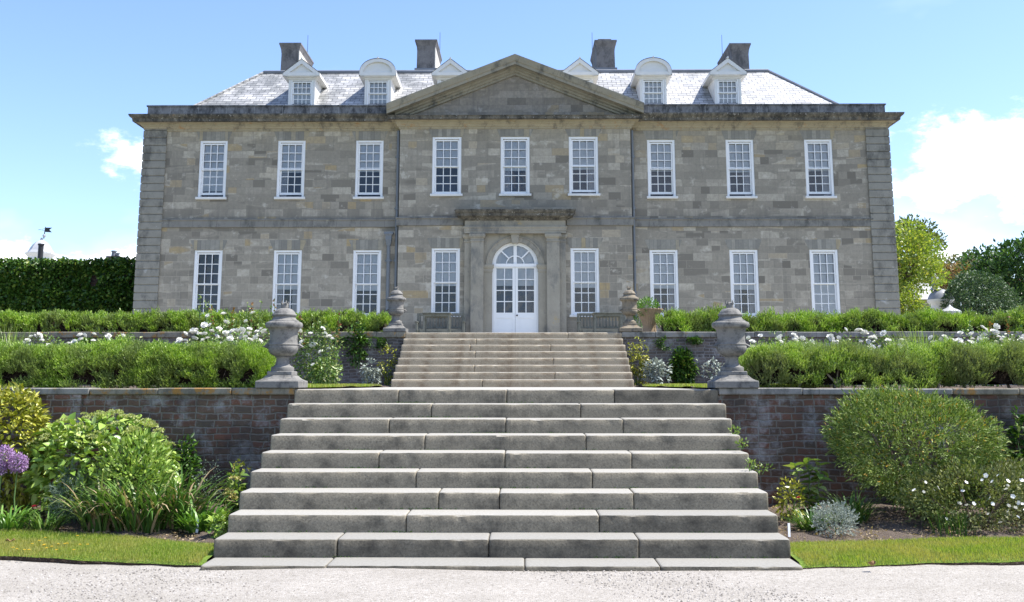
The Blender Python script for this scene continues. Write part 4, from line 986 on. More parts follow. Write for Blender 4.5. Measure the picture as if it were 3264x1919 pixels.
# ------------------------------------------------------------------ urns
UP = [(0, .24), (.150, .24), (.152, .255), (.152, .29), (.150, .30), (.120, .315), (.105, .325), (.095, .345), (.086, .38), (.083, .42), (.088, .445), (.110, .452), (.098, .462), (.125, .47), (.158, .49), (.185, .525), (.198, .565), (.198, .60), (.192, .615), (.200, .625), (.200, .638), (.190, .645), (.184, .68), (.183, .74), (.186, .80), (.195, .845), (.212, .868), (.238, .880), (.247, .90), (.249, .925), (.240, .95), (.222, .962), (.205, .968)]
LIDP = [(0, .955), (.200, .958), (.200, .972), (.192, .985), (.176, .99), (.160, 1.005), (.148, 1.03), (.146, 1.045), (.160, 1.052), (.165, 1.068), (.158, 1.082), (.148, 1.086), (.142, 1.10), (.122, 1.13), (.098, 1.152), (.066, 1.165), (.050, 1.168)]
def urn(label, x, y, z, mat, s=1.0, tilt=0):
    u = empty('garden_urn', (x, y, z), label, 'urn', 'lidded stone urns flanking the steps')
    sc = 1.148/1.27
    P = lambda pr: [(r, q*sc) for r, q in pr]
    mb = MB(); mb.box(x-.285, x+.285, y-.285, y+.285, z, z+.092)
    q = lambda h, zz: [(x-h, y-h, z+zz), (x+h, y-h, z+zz), (x+h, y+h, z+zz), (x-h, y+h, z+zz)]
    mb.grid([q(.284, .093), q(.265, .096), q(.225, .115), q(.195, .14), q(.18, .163)], True, True, True)
    mb.box(x-.165, x+.165, y-.165, y+.165, z+.162, z+.218); part('plinth', mb, M[mat], u, bevel=.008)
    mb = MB(); mb.lathe(P(UP)+[(0, .967*sc)], x, y, z, 40); b = part('body', mb, M[mat], u, smooth=True)
    for k in range(2):   # worn handle stubs on the shoulders of the bowl
        a = (.15, PI+.15)[k]; cx, cy = x+.20*math.cos(a), y+.20*math.sin(a)
        mb = MB(); mb.tube([(cx, cy, z+.50*sc+.09), (cx+.05*math.cos(a), cy+.05*math.sin(a), z+.60*sc), (cx, cy, z+.63*sc)], .028, .022, 8); part('handle_stub', mb, M[mat], b, smooth=True)
    mb = MB(); mb.lathe(P(LIDP), x, y, z, 36); lid = part('lid', mb, M[mat], u, smooth=True)
    zz = z+1.16*sc; mb = MB()
    mb.lathe([(.0, 0), (.046, .0), (.05, .02), (.047, .05), (.036, .075), (.0, .09)], x, y, zz, 14)
    for k in range(5):
        a = 2*PI*k/5+.3; c, s_ = math.cos(a), math.sin(a)
        mb.tube([(x+c*.030, y+s_*.030, zz+.045), (x+c*.052, y+s_*.052, zz+.075), (x+c*(.045+.012*(k % 2)), y+s_*.045, zz+.096+.014*(k % 3))], .018, .006, 6)
    part('finial', mb, M[mat], lid, smooth=True); return u
urn('large grey lidded stone urn on the lower wall, in front of the left clipped hedge', -2.99, 13.5, 1.614, 'urn')
urn('large grey lidded stone urn on the lower wall beside the leggy right hedge', 2.99, 13.5, 1.614, 'urn')
urn('far lidded stone urn at the head of the upper steps, nearest the square-ended hedge', -2.97, 25.42, TZ+.02, 'urn')
urn('far lidded stone urn with orange-stained lid, in front of the terracotta pot', 2.93, 25.42, TZ+.02, 'urn_warm')

# ------------------------------------------------------------------ benches and tables on the terrace
def bench(label, x, y, w=1.42):
    z = TZ-.02; b = empty('garden_bench', (x, y, z), label, 'bench', 'teak benches against the house'); d = .50
    def bx(nm, *a, p=b): mb = MB(); mb.box(*a); return part(nm, mb, M['wood'], p, bevel=.006)
    for s in (-1, 1):
        xx = x+s*(w/2-.04)
        bx('leg', xx-.035, xx+.035, y-.035, y+.035, z, z+.66); bx('leg', xx-.035, xx+.035, y+d-.035, y+d+.035, z, z+.98)
        bx('arm_rest', xx-.045, xx+.045, y-.07, y+d, z+.661, z+.70)
        bx('side_rail', xx-.02, xx+.02, y+.036, y+d-.036, z+.34, z+.42)
    mb = MB()
    for k in range(5): mb.box(x-w/2+.08, x+w/2-.08, y+.0+k*.095, y+.075+k*.095, z+.42, z+.445)
    mb.box(x-w/2+.076, x+w/2-.076, y-.02, y+.015, z+.34, z+.419); part('seat', mb, M['wood'], b, bevel=.004)
    back = bx('backrest', x-w/2+.076, x+w/2-.076, y+d-.025, y+d+.025, z+.90, z+.985)
    bx('lower_rail', x-w/2+.076, x+w/2-.076, y+d-.02, y+d+.02, z+.50, z+.56, p=back)
    n = 14
    for k in range(n):
        xx = x-w/2+.11+(w-.22)*k/(n-1); bx('back_slat', xx-.022, xx+.022, y+d-.012, y+d+.012, z+.561, z+.899, p=back)
    return b
def table(label, x, y, w=.80, d=.65, h=.80):
    z = TZ-.02; b = empty('garden_table', (x, y, z), label, 'table', 'small teak tables on the terrace')
    def bx(nm, *a): mb = MB(); mb.box(*a); return part(nm, mb, M['wood'], b, bevel=.006)
    mb = MB()
    for k in range(7): mb.box(x-w/2, x+w/2, y+k*d/7, y+(k+1)*d/7-.008, z+h-.028, z+h)
    part('table_top', mb, M['wood'], b, bevel=.003)
    bx('apron', x-w/2+.05, x+w/2-.05, y+.06, y+.085, z+h-.11, z+h-.029); bx('apron', x-w/2+.05, x+w/2-.05, y+d-.085, y+d-.06, z+h-.11, z+h-.029)
    for sx in (-1, 1):
        for yy in (y+.05, y+d-.10):
            xx = x+sx*(w/2-.06); bx('leg', xx-.03, xx+.03, yy, yy+.055, z, z+h-.03)
    bx('stretcher', x-w/2+.091, x+w/2-.091, y+d/2, y+d/2+.04, z+.22, z+.28)
p = at(1084, 800, 31.9); bench('weathered teak bench under the window left of the garden door', p.x, 31.7, 1.56)
p = at(1482, 800, 31.9); bench('weathered teak bench under the window right of the garden door', p.x, 31.7, 1.56)
p = at(1075, 800, 29.5); table('small teak table before the bench left of the garden door', p.x, 29.2, .84, .65, .80)
p = at(1495, 800, 29.5); table('small teak table before the bench right of the garden door', p.x, 29.2, .88, .65, .80)
# terracotta pot with a ribbed flare, planted
p = at(1598, 812, 26.9); px_, py_ = p.x, 26.9
pot = empty('terracotta_pot', (px_, py_, TZ), 'flared ribbed terracotta pot standing behind the orange-stained urn', 'plant pot')
mb = MB(); prof = [(.0, 0), (.20, 0), (.19, .1), (.17, .2), (.17, .28), (.20, .38), (.26, .52), (.335, .66), (.36, .68), (.36, .71), (.33, .71), (.25, .55), (.0, .5)]
rows = []
for r_, z_ in prof: rows.append([(px_+r_*(1+.05*(j % 2)*(z_ > .25))*math.cos(2*PI*j/44), py_+r_*(1+.05*(j % 2)*(z_ > .25))*math.sin(2*PI*j/44), TZ+z_) for j in range(44)])
mb.grid(rows, True, True, True); part('bowl', mb, M['terracotta'], pot)
bush('potted_plant', 'feathery green plant growing in the ribbed terracotta pot', 'plant', (px_-.05, py_-.12, TZ+.72), (.27, .22, .26), 900, .09, .02, M['l_strap_bright'], None, base=TZ+.52, stems=3, stem_mat='stem_green')
# dark conical shrub behind the same urn
bush('clipped_shrub', 'narrow very dark shrub rising behind the orange-stained urn', 'shrub', (at(1570, 760, 30).x, 30, TZ+.58), (.16, .16, .62), 900, .06, .03, M['l_ivy'], None, base=TZ-.02, stems=1)
# ================================================================== HEDGES
hg = 'clipped grey-green hedges along the terrace walls'
zt = at(300, 848, 14.0).z
hedge('hedge', 'long thick clipped hedge on the lower brick wall, ending against the left lower urn', -8.6, at(676, 900, 14.2).x, 13.71, 15.0, MZ-.13, zt-.05, 3800, M['l_hedge'], hg, seed=1, lump=.05, topvar=.015, sl=.125, gap=.36, leafL=.032, leafW=.0085, nleaf=11)
hedge('hedge', 'leggy hedge with bare pale stems on the lower brick wall beside the right urn', at(1826, 900, 14.2).x, 8.6, 13.69, 15.0, MZ-.11, zt-.10, 3300, M['l_hedge2'], hg, seed=4, sl=.135, gap=.37, leafL=.032, leafW=.0085, nleaf=11, stems=11, bottom=.16)
zu = at(600, 766, 26.3).z
hedge('hedge', 'square-ended clipped hedge on the upper terrace wall, below the ground-floor windows left of the door', -19, at(958, 790, 26).x, 25.62, 26.9, TZ-.16, zu-.14, 900, M['l_hedge'], hg, seed=6, leafL=.06, leafW=.018, sl=.16, nleaf=7, gap=.34, lump=.05)
hedge('hedge', 'short shaggy hedge between the terracotta pot and the gap below the right windows', at(1622, 790, 26).x, at(1926, 790, 26).x, 25.62, 26.8, TZ-.16, zu-.17, 900, M['l_hedge'], hg, seed=8, leafL=.06, leafW=.018, sl=.20, nleaf=7, gap=.36, lump=.12, stems=5, bottom=.08, topvar=.10)
hedge('hedge', 'long bushy hedge on the upper terrace wall, running past the right house corner', at(1936, 790, 26).x, 19, 25.62, 26.9, TZ-.16, zu-.15, 900, M['l_hedge'], hg, seed=10, leafL=.06, leafW=.018, sl=.18, nleaf=7, gap=.36, lump=.10, stems=0, topvar=.06)

# ================================================================== ROSES AND WALL PLANTS ON THE MIDDLE LEVEL
rg = 'white rose bushes behind the lower hedges'
def rose(label, px, py, Y, w, h, nb, nl=900, shoots_=0, group=rg, face=.5, zb=None):
    """bush whose top reaches the photographed height (px, py)"""
    top = at(px, py-4, Y); zb = MZ if zb is None else zb; nb = int(nb*1.5)
    c = (top.x, Y, (top.z+zb)/2+.04); r = (w/2, max(.3, w*.38), (top.z-zb)/2)
    b = bush('rose_bush', label, 'rose bush', c, r, nl, .055, .036, M['l_rose'], group, base=zb, stems=5, stem_mat='stem_green', lump=.3, seed=px*.013, shell=.3, thin=.0)
    for i in range(nb):
        if random.random() < .62: x, z = random.uniform(-1, 1), random.uniform(.45, 1.0)
        else: x, z = random.uniform(-.9, .9), random.uniform(-.3, .8)
        q = max(.0, 1-x*x*.8-max(0, z-.3)**2*.6)
        P = (c[0]+x*r[0], c[1]-r[1]*math.sqrt(q)*random.uniform(.7, 1.05), c[2]+z*r[2]*(1.02-.25*x*x))
        bloom(ROSE[i % 3], P, b, 'bloom', 1.0)
    if shoots_:
        for i in range(shoots_):
            x = c[0]+random.uniform(-1, 1)*r[0]; z0 = c[2]+r[2]*.3; z1 = c[2]+r[2]*random.uniform(1.05, 1.5); y = c[1]+random.uniform(-.2, .1); dx = random.uniform(-.12, .12)
            mb = MB(); mb.tube([(x, y, z0), (x+dx*.5, y, (z0+z1)/2), (x+dx, y, z1)], .008, .004, 5); st = part('shoot', mb, M['stem_green'], b)
            n = 26; tt = rng.uniform(.1, 1, n); P = np.stack([x+dx*tt, np.full(n, y), z0+(z1-z0)*tt], 1)
            leaves('shoot_leaves', P, unit(rvec(n)+np.array([0, 0, .1])), rng.uniform(.04, .075, n), .036, M['l_shoot'] if i % 3 == 0 else M['l_rose'], st)
    return b
rose('low rose bush with few white blooms beside the tuft at the left edge', 118, 838, 16.6, .85, 1, 9)
rose('rose bush with a loose cluster of white blooms over the middle of the left hedge', 270, 828, 16.6, 1.1, 1, 14)
rose('wide rose bush thick with white blooms, left of the large left urn', 560, 812, 17.0, 1.5, 1, 34, 1500)
rose('tall rose bush with red young shoots standing above the white blooms', 580, 778, 18.6, 1.5, 1, 7, 1700, 12)
rose('tall rose bush with scattered white blooms, right of the large left urn', 782, 812, 18.0, .85, 1, 9, 1700, 5)
rose('rose bush with small yellowing leaves below the tall rose, right of the left urn', 800, 890, 17.2, .55, 1, 1, 800)
rose('rose bush heavy with white blooms, nearest the large right urn', 1920, 832, 16.6, 1.25, 1, 20)
rose('rose bush with the highest white cluster over the right hedge', 2085, 824, 16.8, .95, 1, 18)
rose('small rose bush of white blooms, between the highest cluster and the tall grass tuft', 2170, 834, 16.6, .75, 1, 8)
rose('rose bush with white blooms just right of the tall grass tuft', 2330, 836, 16.6, .9, 1, 14)
rose('rose bush with dark glossy leaves and many white blooms near the right edge', 2420, 816, 17.2, .95, 1, 18, 1200, 4)
rose('rose bush with white blooms cut by the right edge of the view', 2530, 826, 16.8, 1.0, 1, 12)
# long tufts of grass
for px, py, Y, lab in ((25, 815, 15.6, 'tall feathery grass tuft behind the left hedge at the left edge'), (2262, 818, 15.4, 'tall feathery grass tuft poking up behind the right hedge')):
    q = at(px, py, Y)
    strap_clump('grass_tuft', lab, (q.x, Y), .22, 420, q.z-MZ+.05, .009, M['l_hedge2'], 'tall grass tufts among the roses', (.0, .35), (.3, .9), zb=MZ, cat='grass tuft')
# plants at the foot of the upper wall
def climber(name, label, px, py0, py1, wpx, Y, n, L, mat, zb, cat='shrub', group=None, thin=.35, dep=.16, stem_mat='stem_green'):
    a, b_ = at(px, py0, Y), at(px, py1, Y); sc = 2471/Y
    return bush(name, label, cat, (a.x, Y, (a.z+zb)/2), (wpx/2/sc, dep, (a.z-zb)/2), n, L, L*.6, M[mat], group, base=zb, stems=4, stem_mat=stem_mat, thin=thin, seed=px*.01, shell=.2)
climber('wall_shrub', 'pale-leaved small shrub at the foot of the upper wall left of the steps', 912, 885, 946, 52, 24.4, 620, .075, 'l_silver', MZ)
climber('climbing_rose', 'thin yellowish climber against the upper wall, touching the left side of the upper steps', 955, 848, 940, 50, 24.8, 420, .07, 'l_gold', MZ, 'climber', thin=.5)
climber('climbing_rose', 'tall yellow-green climber against the upper wall, touching the right side of the upper steps', 1568, 842, 946, 62, 24.6, 950, .07, 'l_gold', MZ, 'climber', thin=.45)
climber('wall_shrub', 'grey-leaved spreading shrub right of the yellow-green climber', 1615, 885, 946, 66, 24.2, 900, .08, 'l_silver', MZ)
climber('ivy_patch', 'dark green ivy patch flat on the upper wall, left of the large right urn', 1680, 862, 948, 62, 25.08, 900, .11, 'l_ivy', MZ, 'ivy', thin=.2, dep=.10)
climber('wall_shrub', 'sparse light green shrub half hidden by the large right urn', 1756, 885, 946, 56, 24.0, 260, .08, 'l_silver', MZ, thin=.5)
for px, py, w, h, lab in ((925, 842, 52, 26, 'weed hanging under the coping near the far left urn'), (835, 838, 40, 26, 'weed hanging under the coping behind the tall rose'), (888, 834, 26, 12, 'smallest weed under the upper coping left of the steps'), (1640, 846, 60, 30, 'weed straggling over the upper wall below the shaggy hedge'), (1710, 838, 36, 14, 'weed under the upper coping above the ivy patch')):
    q = at(px, py, 25.12); s_ = 2471/25.1
    bush('wall_weed', lab, 'weed', (q.x, 25.12, q.z), (w/2/s_, .09, h/2/s_), 330, .07, .035, M['l_moss'], 'weeds growing on the upper wall', stems=2, stem_mat='stem_green', shell=.1, thin=.35, seed=px*.02)
# creeper trailing from the upper hedge at the left
for px, py, w, h, lab in ((500, 838, 40, 42, 'dark creeper trailing from the upper hedge behind the wide white rose'), (205, 848, 70, 26, 'low creeper on the upper wall between the two left-hand roses'), (880, 850, 60, 110, 'dark creeper on the upper wall right of the tall rose')):
    q = at(px, py, 25.05); s_ = 2471/25.
    bush('wall_creeper', lab, 'creeper', (q.x, 25.05, q.z), (w/2/s_, .10, h/2/s_), 420, .09, .055, M['l_ivy'], 'creepers on the upper wall', stems=2, stem_mat='stem_green', shell=.1, thin=.3, seed=px*.02)

# ================================================================== LEFT FLOWER BED
q = at(0, 1100, 12.55)
bush('golden_shrub', 'dense golden-leaved shrub with glossy leaves against the brick wall at the left edge', 'shrub', (q.x-.02, 12.55, .80), (.62, .5, .86), 4200, .10, .045, M['l_gold'], lump=.12, seed=3, base=.06, shell=.7, updir=.2)
q = at(248, 1150, 12.4)
hy = bush('hydrangea', 'broad lime-green leafy bush with flat greenish flower heads before the red brick wall', 'shrub', (q.x, 12.4, .60), (.90, .55, .66), 2300, .115, .082, M['l_lime'], lump=.16, undercut=.25, seed=5, base=.06, shell=.62, updir=.15, stem_mat='stem_green', stems=7)
def floret_head(name, r, n, mat):
    d = rvec(n); d[:, 2] = np.abs(d[:, 2])*.5; P = d*r; V, Q = leaf_arrays(P, unit(d+np.array([0, 0, .6])+rvec(n)*.5), r*.55, r*.5)
    me = bpy.data.meshes.new(name); me.from_pydata([tuple(v) for v in V], [], [tuple(int(i) for i in k) for k in Q]); me.materials.append(mat); return me
HEADS = [floret_head('flower_head', r_, 26, M['head_lime']) for r_ in (.038, .046, .055)]
for i in range(74):
    a = random.uniform(0, 2*PI); rr = math.sqrt(random.random())*.98; x, y = math.cos(a)*rr, math.sin(a)*rr
    if y > .5: continue
    z = math.sqrt(max(0.02, 1-rr*rr*.9)); bloom(HEADS[i % 3], (q.x+x*.88, 12.4+y*.53, .60+z*.69+.03), hy, 'flower_head', .4)
q = at(365, 1110, 12.1)
bush('leafy_shrub', 'paler narrow-leaved bush growing into the right half of the lime-green bush', 'shrub', (at(335, 1130, 12.0).x, 12.0, .60), (.44, .35, .46), 2200, .075, .026, M['l_lime'], lump=.25, seed=9, base=.06, shell=.4, stem_mat='stem_green')
q = at(178, 1195, 11.9)
lv = bush('lavender', 'grey-green spiky lavender with one tall flower spike before the lime-green bush', 'plant', (q.x, 11.9, .36), (.22, .2, .30), 420, .035, .008, M['l_lav'], base=.06, sprig=8, stem_mat='stem_green', stems=4, shell=.3, updir=.7)
mb = MB(); s0 = at(181, 1180, 11.85); s1 = at(177, 1118, 11.85); mb.tube([s0, s1], .005, .004, 5); sp = part('spike_stem', mb, M['stem_green'], lv)
nn = 60; tt = rng.uniform(0, 1, nn)[:, None]; leaves('spike_leaves', np.array(s0)*(1-tt)+np.array(s1)*tt, unit(rvec(nn)+np.array([0, 0, .6])), .035, .012, M['l_lav'], sp)
# alliums
ag = 'purple alliums at the left edge'
for (px, py, rr, lab) in ((8, 1122, .115, 'purple globe allium, highest of the group at the left edge'), (44, 1140, .105, 'purple globe allium nearest the lime-green bush'), (-6, 1150, .10, 'purple globe allium half outside the left edge')):
    Y = 11.7+.05*(px > 20); h = at(px, py, Y); a = empty('allium', (h.x+.05, Y, .06), lab, 'flower', ag)
    mb = MB(); mb.tube([(h.x+.03, Y, .02), (h.x-.01, Y, h.z*.5), (h.x, Y, h.z)], .009, .007, 6); part('stem', mb, M['stem_green'], a)
    n = 900; d = rvec(n); P = np.array(h)+d*rr*rng.uniform(.72, 1, n)[:, None]; V, Q = leaf_arrays(P, unit(d*.3+rvec(n)), .036, .011); npmesh('flower_head', V, Q, M['petal_purple'], a)
    n = 130; d = rvec(n); V, Q = blades_arrays(np.repeat(np.array(h)[None], n, 0)+d*.004, np.arctan2(d[:, 1], d[:, 0]), np.arccos(d[:, 2]), np.arccos(d[:, 2]), np.full(n, rr*.9), np.full(n, .003), 2); npmesh('pedicels', V, Q, M['stem_green'], a)
sg = 'strap-leaved clumps in the flower beds'
def clump(label, px, py, Y, rad, n, L, W, mat, **kw):
    q = at(px, py, Y); return strap_clump('strap_leaf_plant', label, (q.x, Y), rad, n, L, W, M[mat], sg, **kw)
clump('pale green strap leaves round the foot of the purple alliums', 22, 1270, 11.55, .22, 130, .42, .026, 'l_strap_bright', spread=(.1, .7), bend=(1.6, 2.6))
clump('small blue-green strap clump beside the red flower', 112, 1280, 11.5, .15, 110, .34, .020, 'l_strap', spread=(.1, .7), bend=(1.5, 2.5))
clump('big daylily clump with tan dead blades, leftmost of the three in the left bed', 255, 1295, 11.55, .24, 120, .80, .032, 'l_strap', spread=(.05, .6), bend=(1.2, 2.7), dead=42)
clump('big daylily clump with tan dead blades, middle one of the three in the left bed', 345, 1300, 11.45, .26, 130, .84, .032, 'l_strap', spread=(.05, .6), bend=(1.2, 2.7), dead=48)
clump('big daylily clump with arching pale blades, nearest the steps of the three', 428, 1285, 11.7, .24, 120, .86, .032, 'l_strap', spread=(.05, .65), bend=(1.2, 2.7), dead=40)
clump('short bright green broad-leaved clump between the daylilies and the steps', 492, 1288, 11.45, .16, 130, .46, .038, 'l_strap_bright', spread=(.2, 1.0), bend=(1.3, 2.1))
climber('twiggy_shrub', 'thin twiggy shrub with tiny leaves against the brick wall left of the steps', 515, 1120, 1240, 70, 12.6, 380, .022, 'l_lav', .1, thin=.35, dep=.2, stem_mat='twig')
climber('wall_creeper', 'dark creeper at the foot of the brick wall, right of the lime-green bush', 462, 1075, 1180, 60, 13.05, 500, .075, 'l_ivy', .1, 'creeper', thin=.3, dep=.15)
pl = climber('leafy_plant', 'upright yellow-green leafy plant with yellowish flower heads, against the left end of the steps', 578, 1150, 1262, 46, 12.1, 150, .10, 'l_leafy', .1, 'plant', thin=.0, dep=.16)
for k, (px, py) in enumerate(((566, 1212), (560, 1222), (572, 1230), (552, 1262), (578, 1180))): bloom(floret_head('flower_head', .05, 34, M['head_straw']), at(px, py, 11.9), pl, 'flower_head', .6)
climber('twiggy_shrub', 'small leafless sprig leaning over the left end of the sixth step', 592, 1128, 1165, 50, 12.3, 60, .05, 'l_gold', .5, thin=.3, dep=.1, stem_mat='twig')
climber('dock_weed', 'dark leafy weed growing beside the lowest steps on the left', 540, 1262, 1325, 40, 10.95, 130, .075, 'l_lime', .05, 'weed', thin=.0, dep=.14)
def tiny_flower(name, label, px, py, Y, mat, r, h=.12, group=None, cat='flower'):
    p = at(px, py, Y); f = empty(name, (p.x, Y, p.z-h), label, cat, group)
    mb = MB(); mb.tube([(p.x, Y, p.z-h), (p.x+.01, Y, p.z)], .004, .003, 5); part('stem', mb, M['stem_green'], f)
    bloom(rosette('petals', r, 8, M[mat], .9, 3), p, f, 'petals', .3); return f
tiny_flower('red_flower', 'single red flower low in the left bed beside the alliums', 84, 1248, 11.5, 'petal_red', .035, .22)
def atz(px, py, Z): d = ray(px, py); k = (Z-ZE_)/d.z; return Vector((X0_+d.x*k, d.y*k, Z))
DAN = [(85, 1125), (160, 1140), (190, 1140), (213, 1100), (285, 1110), (305, 1128), (340, 1118), (370, 1140), (383, 1102), (425, 1100), (440, 1098), (485, 1140), (525, 1105), (575, 1105), (508, 1048), (297, 1060), (260, 1080), (110, 1135), (292, 1106)]
dsrc = None
for (zx, zy) in DAN:
    p = atz(zx/2.061/1.2952, (1200+zy/2.061)/1.2952, .10)
    if dsrc is None:
        dsrc = tag(bpy.data.objects.new('lawn_flower', rosette('lawn_flower', .016, 8, M['petal_yellow'], .5, 2)), 'tiny yellow flower scattered in the grass strip left of the steps', 'flower', 'yellow lawn flowers'); C.objects.link(dsrc); o = dsrc
    else: o = dsrc.copy(); C.objects.link(o)
    o.location = p; o.rotation_euler[2] = random.uniform(0, 6)
def fallen(label, px, py, z):
    p = atz(px, py, z); mb = MB(); n = 7; L = .085
    mb.grid([[(L*(i/n-.5), .03*math.sin(PI*i/n)*s_+.01*math.sin(i), .012+.018*abs(s_)+.012*math.sin(i*1.3)) for s_ in (-1, 0, 1)] for i in range(n+1)])
    o = part('fallen_leaf', mb, M['dead_leaf'], None, (0, 0, 0), recalc=False); o.location = p; o.rotation_euler[2] = random.uniform(-.6, .6); tag(o, label, 'leaf')
fallen('curled brown leaf lying on the grass strip at the left edge', 25, 1336, .075)
fallen('pale dry leaf at the edge of the grass strip right of the steps', 2145, 1392, .055)
def plant_label(label, px, py, Y):
    p = at(px, py, Y); mb = MB(); mb.box(-.014, .014, -.002, .002, -.04, .10); o = part('plant_label', mb, M['label_white'], None, (0, 0, 0), bevel=.001); o.location = (p.x, Y, .11); o.rotation_euler = (-.2, .1, .2); tag(o, label, 'plant label', 'white plant labels')
plant_label('small white plant label stuck in the soil left of the steps', 486, 1292, 11.3); plant_label('small white plant label stuck in the soil right of the steps', 1942, 1308, 11.05)

# ================================================================== RIGHT FLOWER BED
q = at(2225, 1120, 12.3)
bush('willow_leaved_shrub', 'big dome of narrow willow-like leaves with orange flecks before the right brick wall', 'shrub', (q.x+.17, 12.3, .90), (.93, .62, .66), 4600, .055, .013, M['l_willow'], lump=.16, seed=21, base=.06, shell=.68, sprig=8, undercut=.4, stems=7, lean=(-.20, 0, 0), updir=.25)
q = at(2400, 1230, 11.55)
ci = bush('rock_rose', 'low spreading bush dotted with small white open flowers, before the willow-leaved dome', 'shrub', (q.x, 11.6, .42), (.82, .42, .40), 5200, .045, .022, M['l_cistus'], lump=.3, seed=25, base=.06, shell=.5)
for i in range(36):
    x, z = random.uniform(-1, 1), random.uniform(-.6, .75)
    y = -math.sqrt(max(.05, 1-x*x*.8-z*z*.7))
    o = bloom(SMALL[i % 3], (q.x+x*.80, 11.6+y*.44, .42+z*.42*(1-.3*x*x)), ci, 'flower', .5); o.rotation_euler[0] = random.uniform(.5, 1.3)
bush('rock_rose', 'taller bush with brownish tips and few white flowers behind the low white-flowered bush', 'shrub', (at(2475, 1205, 12.1).x, 12.1, .46), (.36, .4, .38), 3800, .045, .020, M['l_cistus'], lump=.3, seed=27, base=.06, shell=.5)
q = at(2057, 1300, 11.2)
bush('silver_plant', 'rounded silver-grey tuft beside the grass strip right of the steps', 'plant', (q.x, 11.25, .20), (.22, .20, .17), 520, .026, .007, M['l_silver'], base=.05, sprig=9, stems=3, stem_mat='stem_green', shell=.4, updir=.4, lump=.2)
clump('grey-green strap clump just left of the silver tuft', 2000, 1295, 11.5, .14, 120, .38, .018, 'l_strap', spread=(.1, .8), bend=(1.4, 2.4))
clump('dark green arching strap clump behind the silver tuft', 2095, 1280, 12.1, .17, 170, .52, .020, 'l_strap', spread=(.05, .7), bend=(1.3, 2.4))
clump('upright dark blades under the low white-flowered bush', 2350, 1312, 11.3, .25, 70, .30, .010, 'l_ivy', spread=(0, .3), bend=(.3, 1.0))
def stemmed(label, px, py, Y, n, hpx, L, mat, group=None):
    sc_ = 2471/Y; top = at(px, py, Y); root = empty('leafy_plant', (top.x, Y, .08), label, 'plant', group)
    for i in range(n):
        x0 = top.x+random.uniform(-.04, .04); x1 = top.x+random.uniform(-.17, .17)*(i > 0); zt = top.z*(1-random.uniform(0, .28)*(i > 0)); yy = Y+random.uniform(-.08, .08)
        mb = MB(); mb.tube([(x0, yy, .05), ((x0+x1)/2, yy, zt*.5), (x1, yy, zt)], .009, .004, 5); st = part('stem', mb, M['stem_green'], root)
        k = 20; tt = np.linspace(.18, 1, k); P = np.stack([x0+(x1-x0)*tt, np.full(k, yy), .05+(zt-.05)*tt], 1); a = np.arange(k)*2.4
        leaves('leaves', P, unit(np.stack([np.cos(a), np.sin(a)*.7, rng.uniform(-.5, .35, k)], 1)), L*rng.uniform(.7, 1.1, k), L*.6, M[mat], st, broad=True, flat=.7)
    return root
stemmed('tall upright plant with broad yellow-green leaves before the brick wall right of the steps', 1990, 1126, 12.2, 4, 0, .16, 'l_leafy')
climber('fuchsia', 'small reddish-leaved shrub with one pink flower beside the right end of the steps', 1942, 1172, 1270, 62, 12.0, 330, .05, 'l_gold', .08, thin=.3, dep=.2)
tiny_flower('pink_flower', 'single pink-red flower beside the tall upright plant', 1966, 1226, 11.8, 'petal_red', .03, .25)
stemmed('leafy light green plant at the right edge before the brick wall', 2512, 1140, 12.3, 6, 0, .14, 'l_leafy')
climber('wall_creeper', 'dark creeper climbing the red brick wall at the right edge', 2515, 1010, 1140, 70, 13.1, 900, .08, 'l_ivy', .1, 'creeper', thin=.3, dep=.16)
for px, py, Y, lab in ((1826, 1090, 11.75, 'tiny weed in the joint at the right end of the seventh step'), (1846, 1143, 11.3, 'tiny weed at the right end of the sixth step'), (1872, 1152, 11.6, 'trailing sprig with small leaves right of the sixth step'), (1806, 1062, 12.2, 'tiny weed at the right end of the eighth step')):
    q = at(px, py, Y); bush('step_weed', lab, 'weed', (q.x, Y, q.z), (.06 if px < 1860 else .13, .04, .05), 40, .04, .02, M['l_leafy'], 'weeds beside the steps', stems=2, stem_mat='stem_green', shell=.1)

# ================================================================== GRASS
def grass(name, label, f, n, h, w, mat):
    P = f(n); n = len(P); V, Q = blades_arrays(P, rng.uniform(0, 2*PI, n), rng.uniform(0, .35, n), rng.uniform(.3, 1.2, n), h*rng.uniform(.5, 1.3, n), np.full(n, w), 2)
    o = npmesh(name, V, Q, mat); tag(o, label, None, None, 'stuff'); return o
def strip(s, x1=7.5):
    def f(n):
        x = rng.uniform(2.62, x1, n)*s; fe = np.array([front_edge(v) for v in x]); be = np.minimum([back_edge(v) for v in x], 12.9)
        t_ = rng.uniform(0, 1, n); m = (np.abs(x) > 2.80) | (fe+(be-fe)*t_ < 9.55); x, fe, be, t_ = x[m], fe[m], be[m], t_[m]
        return np.stack([x, fe-.012+(be+.03-fe)*t_, .006+.016*np.clip((np.abs(x)-3.1)/1.2, .15, 1)+.045*np.minimum(1, t_*5)**.5], 1)
    return f
grass('grass', 'short mown grass of the strip left of the steps', strip(-1), 60000, .034, .0045, M['l_grass'])
grass('grass', 'short mown grass of the strip right of the steps', strip(1), 60000, .036, .0045, M['l_grass'])
def margin(s): return lambda n: np.stack([rng.uniform(2.75, 4.6, n)*s, rng.uniform(13.75, 21.5, n), np.full(n, MZ+.02)], 1)
for s in (-1, 1): grass('grass', 'yellowish grass margin beside the upper landing, ' + ('left' if s < 0 else 'right') + ' side', margin(s), 16000, .05, .008, M['l_grass'])
